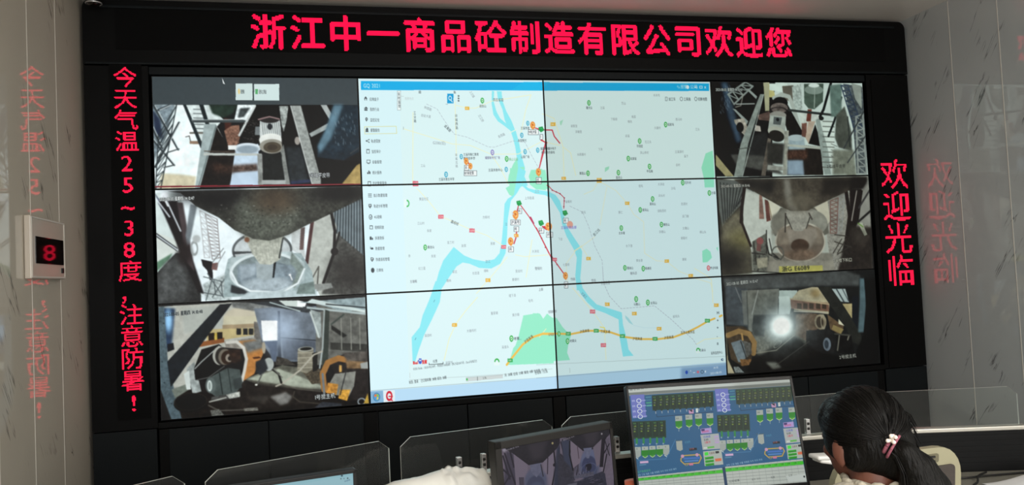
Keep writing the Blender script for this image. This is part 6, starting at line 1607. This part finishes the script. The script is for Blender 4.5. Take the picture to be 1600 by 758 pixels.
# ================================================================== ivory chair beyond the woman
CHX, CHY = 0.338, -2.25
ch = thing('office_chair', 'ivory plastic office chair with a dark inset back, empty beside the woman', 'chair', (CHX, CHY, 0))
def curved_panel(bm, x0, x1, za, zb, th, r=0.09, n=16, y_of=None, rb=None):
    """rounded panel following the back curve, in chair space"""
    rb = r if rb is None else rb
    out = []
    def corner(cx, cz, rad, a0, a1):
        for k in range(7):
            a = R(a0 + (a1 - a0) * k / 6); out.append((cx + rad * math.cos(a), cz + rad * math.sin(a)))
    corner(x1 - r, zb - r, r, 0, 90); corner(x0 + r, zb - r, r, 90, 180); corner(x0 + rb, za + rb, rb, 180, 270); corner(x1 - rb, za + rb, rb, 270, 360)
    f = bm.faces.new([bm.verts.new((x, 0, z)) for x, z in out])
    bmesh.ops.triangulate(bm, faces=[f])
    bmesh.ops.subdivide_edges(bm, edges=bm.edges[:], cuts=3, use_grid_fill=True)
    ex = bmesh.ops.extrude_face_region(bm, geom=bm.faces[:])
    for v in ex['geom']:
        if isinstance(v, bmesh.types.BMVert): v.co.y -= th
    for v in bm.verts:
        v.co.y += y_of(v.co.x, v.co.z)
yb = lambda x, z: 0.25 * x * x * 4 * 0.3 - 0.10 * (z - 0.5) + 0.03
bm = bmesh.new(); curved_panel(bm, -0.200, 0.218, 0.50, 0.985, 0.026, 0.085, y_of=yb, rb=0.06); from_bm('backrest', bm, M['ivory'], ch, False)
bm = bmesh.new(); curved_panel(bm, -0.175, 0.190, 0.54, 0.932, 0.006, 0.014, y_of=lambda x, z: yb(x, z) - 0.0262); from_bm('back_inset', bm, M['mesh_dark'], ch)
M['slot'] = mat('olive_shadow_slot', srgb(104, 100, 80), 0.6)
bm = bmesh.new(); curved_panel(bm, -0.10, 0.132, 0.943, 0.968, 0.003, 0.006, y_of=lambda x, z: yb(x, z) - 0.0262); hg = from_bm('hand_grip', bm, M['slot'], ch)
for zz in (0.9485, 0.961):
    box('grip_slot', (0.015, yb(0, zz) - 0.0292, zz), (0.20, 0.004, 0.005), M['cab_dark'], hg)
bm = bmesh.new(); add_box(bm, (0, 0.17, 0.47), (0.42, 0.36, 0.06), bev=0.02); from_bm('seat', bm, M['mesh_dark'], ch)
for s in (-1, 1):
    bm = bmesh.new()
    add_tube(bm, [(s * 0.20, 0.02, 0.50), (s * 0.24, 0.02, 0.60), (s * 0.252, 0.10, 0.66), (s * 0.25, 0.2, 0.665)], 0.013, 10)
    from_bm('armrest', bm, M['ivory'], ch, True)
bm = bmesh.new(); add_tube(bm, [(0, 0.1, 0.10), (0, 0.1, 0.45)], 0.028, 14); from_bm('gas_column', bm, M['plastic_black'], ch, True)
for k in range(5):
    a = R(90 + 72 * k)
    bm = bmesh.new(); add_tube(bm, [(0, 0.1, 0.11), (0.24 * math.cos(a), 0.1 + 0.24 * math.sin(a), 0.07)], [0.024, 0.014], 10)
    l_ = from_bm('star_leg', bm, M['plastic_black'], ch, True)
    bm = bmesh.new(); add_tube(bm, [(0.24 * math.cos(a) - 0.012, 0.1 + 0.24 * math.sin(a), 0.027), (0.24 * math.cos(a) + 0.012, 0.1 + 0.24 * math.sin(a), 0.027)], 0.027, 14)
    from_bm('caster', bm, M['rubber'], l_, True)
# folded white cloth / pad hung on the chair's left shoulder
bm = bmesh.new()
add_box(bm, (0, 0, 0.007), (0.062, 0.05, 0.012), rot=Matrix.Rotation(R(3), 3, 'Y'), bev=0.005)
add_box(bm, (0.004, 0.0, -0.004), (0.052, 0.044, 0.014), rot=Matrix.Rotation(R(12), 3, 'Y'), bev=0.006)
o = from_bm('folded_pad', bm, M['white_plastic'], None, True)
o.location = (0.121, -2.255, 0.978)
tag(o, 'small white folded pad on the shoulder of the ivory chair, left of the woman\'s ear', 'pad')

# ================================================================== seated woman seen from behind
pw = thing('person', 'person with black hair in a ponytail and cream blouse, seated with back to camera', 'person', (-0.07, -2.74, 0))
PO = Vector((-0.07, -2.74, 0))
def L(x, y, z): return (x - PO.x, y - PO.y, z)
def put_mesh(name, me, material, parent=pw):
    return link(name, me, material, parent, True)
HC = Vector((-0.070, -2.710, 1.154))
Hrot = Matrix.Rotation(R(8), 3, 'Z') @ Matrix.Rotation(R(-12), 3, 'X')
def hd(x, y, z):
    v = Hrot @ Vector((x, y, z)) + HC - PO
    return v
bm = bmesh.new()
add_ell(bm, hd(0, 0, 0), (0.076, 0.094, 0.088), Hrot, 28, 20)
add_ell(bm, hd(0, 0.040, -0.055), (0.056, 0.058, 0.060), Hrot, 24, 16)       # jaw
add_ell(bm, hd(0, 0.072, -0.090), (0.024, 0.020, 0.018), Hrot)               # chin
add_caps(bm, [hd(0, 0.088, 0.0), hd(0, 0.108, -0.034)], [0.009, 0.014], 10)   # nose
for s in (-1, 1):
    add_ell(bm, hd(s * 0.010, 0.100, -0.038), (0.008, 0.008, 0.006), Hrot)
    add_ell(bm, hd(s * 0.032, 0.086, -0.004), (0.015, 0.008, 0.010), Hrot)   # eyelids
    add_ell(bm, hd(s * 0.034, 0.076, -0.035), (0.020, 0.018, 0.018), Hrot)   # cheeks
    er = Hrot @ Matrix.Rotation(s * R(-22), 3, 'Z')
    add_ell(bm, hd(s * 0.079, 0.000, -0.038), (0.008, 0.018, 0.032), er)     # ears
    add_ell(bm, hd(s * 0.077, 0.004, -0.062), (0.007, 0.010, 0.011), er)
add_ell(bm, hd(0, 0.096, -0.060), (0.022, 0.009, 0.006), Hrot)               # lips
add_ell(bm, hd(0, 0.095, -0.068), (0.020, 0.009, 0.006), Hrot)
add_caps(bm, [hd(0, -0.012, -0.06), L(-0.075, -2.742, 1.045), L(-0.070, -2.745, 0.99)], [0.053, 0.050, 0.062], 18)
add_caps(bm, [L(-0.21, -2.745, 0.955), L(-0.07, -2.745, 0.975), L(0.07, -2.755, 0.955)], [0.048, 0.068, 0.048], 16)
add_ell(bm, L(-0.07, -2.75, 0.86), (0.150, 0.100, 0.130))
add_ell(bm, L(-0.07, -2.77, 0.72), (0.125, 0.090, 0.130))
add_ell(bm, L(-0.07, -2.79, 0.58), (0.160, 0.115, 0.110))
for s in (-1, 1):
    add_caps(bm, [L(-0.07 + s * 0.165, -2.75, 0.945), L(-0.07 + s * 0.215, -2.72, 0.70), L(-0.07 + s * 0.125, -2.50, 0.655)], [0.046, 0.036, 0.025], 14)
    add_caps(bm, [L(-0.07 + s * 0.085, -2.77, 0.56), L(-0.07 + s * 0.095, -2.36, 0.555), L(-0.07 + s * 0.095, -2.30, 0.12)], [0.078, 0.054, 0.036], 16)
    add_caps(bm, [L(-0.07 + s * 0.095, -2.31, 0.08), L(-0.07 + s * 0.10, -2.19, 0.045)], [0.034, 0.026], 12)
    # hand: palm, four bent fingers, thumb off its inner side
    wx = -0.07 + s * 0.125
    pal = [L(wx, -2.49, 0.652), L(wx - s * 0.018, -2.425, 0.645)]
    add_ell(bm, L(wx - s * 0.010, -2.450, 0.648), (0.036, 0.046, 0.015))
    for k, (fx, ln) in enumerate(((-0.030, 0.062), (-0.010, 0.072), (0.010, 0.068), (0.029, 0.054))):
        x0 = wx - s * 0.010 + fx
        add_caps(bm, [L(x0, -2.425, 0.650), L(x0 + fx * 0.15, -2.425 + ln * 0.55, 0.652), L(x0 + fx * 0.2, -2.425 + ln, 0.640)], [0.0085, 0.0078, 0.0065], 8)
    add_caps(bm, [L(wx - s * 0.030, -2.475, 0.648), L(wx - s * 0.060, -2.445, 0.648), L(wx - s * 0.068, -2.415, 0.642)], [0.011, 0.0095, 0.0075], 8)
put_mesh('body', melt(bm, 0.0058, 5), M['skin'])

# blouse: one continuous shell over torso and upper arms
bm = bmesh.new()
add_caps(bm, [L(-0.225, -2.745, 0.965), L(-0.15, -2.747, 1.000), L(-0.07, -2.752, 1.008), L(0.00, -2.757, 1.000), L(0.085, -2.755, 0.965)], [0.056, 0.056, 0.060, 0.056, 0.056], 18)
add_ell(bm, L(-0.07, -2.755, 0.86), (0.168, 0.116, 0.145))
add_ell(bm, L(-0.07, -2.775, 0.71), (0.146, 0.108, 0.150))
add_ell(bm, L(-0.07, -2.79, 0.60), (0.160, 0.120, 0.080))
for s in (-1, 1):
    add_caps(bm, [L(-0.07 + s * 0.165, -2.75, 0.950), L(-0.07 + s * 0.215, -2.725, 0.72), L(-0.07 + s * 0.16, -2.58, 0.672)], [0.056, 0.046, 0.037], 14)
put_mesh('blouse', melt(bm, 0.008, 5), M['blouse'])
bm = bmesh.new()      # standing ruffled collar
cp = []
for a in range(0, 361, 8):
    rr_ = 0.064 + 0.004 * math.sin(R(a) * 9)
    cp.append(L(-0.073 + rr_ * math.cos(R(a)), -2.745 + rr_ * math.sin(R(a)), 1.052 + 0.004 * math.sin(R(a) * 11)))
add_tube(bm, cp, 0.0085, 8, cap=False)
put_mesh('collar', melt(bm, 0.003, 2), M['blouse'])
bm = bmesh.new()
add_ell(bm, L(-0.07, -2.79, 0.575), (0.172, 0.126, 0.105))
for s in (-1, 1):
    add_caps(bm, [L(-0.07 + s * 0.085, -2.77, 0.56), L(-0.07 + s * 0.095, -2.355, 0.555), L(-0.07 + s * 0.095, -2.30, 0.14)], [0.088, 0.064, 0.050], 16)
put_mesh('trousers', melt(bm, 0.009, 5), M['trousers'])
for s in (-1, 1):
    bm = bmesh.new()
    add_caps(bm, [L(-0.07 + s * 0.095, -2.32, 0.065), L(-0.07 + s * 0.10, -2.17, 0.045)], [0.045, 0.036], 14)
    add_box(bm, L(-0.07 + s * 0.0975, -2.245, 0.014), (0.075, 0.23, 0.024), bev=0.006)
    put_mesh('shoe', melt(bm, 0.006, 3), M['shoe'])

# hair: cap, nape and ponytail in one surface, plus combed strands
TIE = Vector((-0.082, -2.805, 1.142))
pony = [Vector(v) for v in ((-0.082, -2.805, 1.142), (-0.060, -2.828, 1.124), (-0.040, -2.836, 1.090), (-0.026, -2.838, 1.045), (-0.018, -2.845, 0.965), (-0.020, -2.850, 0.84))]
prad = [0.016, 0.027, 0.040, 0.054, 0.048, 0.012]
bm = bmesh.new()
add_ell(bm, hd(0, -0.004, 0.004), (0.0855, 0.095, 0.0925), Hrot, 32, 22)
add_ell(bm, hd(0.004, -0.040, -0.035), (0.074, 0.060, 0.070), Hrot, 24, 16)
add_ell(bm, hd(-0.030, 0.015, -0.020), (0.054, 0.060, 0.050), Hrot)
add_ell(bm, hd(-0.052, -0.020, -0.050), (0.030, 0.036, 0.036), Hrot)
add_ell(bm, hd(0, 0.050, 0.030), (0.069, 0.045, 0.056), Hrot)
add_caps(bm, [L(-0.115, -2.760, 1.100), L(-0.060, -2.780, 1.095), L(-0.020, -2.770, 1.100)], [0.020, 0.036, 0.026], 14)
add_caps(bm, [p - PO for p in pony], prad, 16)
put_mesh('hair', melt(bm, 0.0055, 4), M['hair'])
bm = bmesh.new()
T0 = TIE - PO
rs = random.Random(3)
for k in range(260):
    a = rs.uniform(0, 2 * math.pi); ph = rs.uniform(0.15, 1.0)
    # start somewhere on the cap, comb along it to the tie
    st = Vector((math.sin(a) * ph, 0.75 - 0.9 * rs.random(), math.cos(a) * ph))
    if st.z < -0.55: continue
    st.normalize()
    en = (Hrot.transposed() @ (TIE - HC)); en = Vector((en.x / 0.0855, en.y / 0.095, en.z / 0.0925)).normalized()
    pts = []
    for s in range(11):
        t_ = s / 10
        d = st.lerp(en, t_)
        if d.length < 1e-3: continue
        d.normalize()
        rr_ = 1.012 + rs.uniform(-0.004, 0.006)
        pts.append(hd(d.x * 0.0855 * rr_, d.y * 0.095 * rr_ - 0.004, d.z * 0.0925 * rr_ + 0.004))
    add_tube(bm, pts, 0.0009, 4, cap=False)
for k in range(110):      # ponytail strands
    a = rs.uniform(0, 2 * math.pi); f = rs.uniform(0.92, 1.06)
    pts = []
    for p, q in zip(pony, prad):
        pts.append(p - PO + Vector((math.cos(a), 0.6 * math.sin(a), 0.25 * math.sin(a))) * q * f)
    add_tube(bm, pts, 0.0009, 4, cap=False)
for k in range(60):       # loose flyaways on the right side of the head
    z_ = rs.uniform(-0.055, 0.045)
    p0 = hd(0.079, -0.03, z_)
    o_ = rs.uniform(0.0, 0.016)
    pts = [hd(0.074, 0.03, z_ + 0.02), p0 + Vector((o_ * .5, 0, 0)), hd(0.069 + o_, -0.060, z_ - 0.018), hd(0.05 + o_, -0.085, z_ - 0.035)]
    add_tube(bm, pts, 0.0006, 4, cap=False)
put_mesh('hair_strands', (lambda b: (lambda me: (b.to_mesh(me), b.free(), me)[2])(bpy.data.meshes.new('hair_strands')))(bm), M['strand'])
# hair tie with beads
ax = (pony[1] - pony[0]).normalized()
u_ = ax.cross(Vector((0, 0, 1))).normalized(); v_ = ax.cross(u_)
bm = bmesh.new()
for off_, rad_ in ((0.000, 0.0042), (0.010, 0.003)):
    ring = [T0 + ax * off_ + (u_ * math.cos(R(a)) + v_ * math.sin(R(a))) * (0.0205 + off_ * 0.5) for a in range(0, 361, 15)]
    add_tube(bm, ring, rad_, 8, cap=False)
me_ = bpy.data.meshes.new('hair_tie'); bm.to_mesh(me_); bm.free()
tie_o = put_mesh('hair_tie', me_, M['tie'])
bm = bmesh.new()
bc = Vector((-0.094, -2.830, 1.160)) - PO
for k in range(12):
    d = Vector((rs.uniform(-1, 1), rs.uniform(-1, 1), rs.uniform(-1, 1))) * 0.0085
    add_ell(bm, bc + d, (0.0042,) * 3, None, 10, 8)
me_ = bpy.data.meshes.new('beads'); bm.to_mesh(me_); bm.free()
put_mesh('beads', me_, M['bead'], tie_o)

# stool under her
t = thing('stool', 'black padded stool under the seated woman', 'stool', (-0.07, -2.78, 0))
bm = bmesh.new(); add_tube(bm, [(0, 0, 0.405), (0, 0, 0.41), (0, 0, 0.455), (0, 0, 0.468)], [0.17, 0.19, 0.19, 0.17], 28); from_bm('seat', bm, M['mesh_dark'], t, True)
bm = bmesh.new(); add_tube(bm, [(0, 0, 0.05), (0, 0, 0.405)], 0.028, 14); from_bm('column', bm, M['chrome'], t, True)
bm = bmesh.new(); add_tube(bm, [(0, 0, 0), (0, 0, 0.012), (0, 0, 0.035), (0, 0, 0.055)], [0.19, 0.195, 0.12, 0.03], 28); from_bm('base', bm, M['chrome'], t, True)
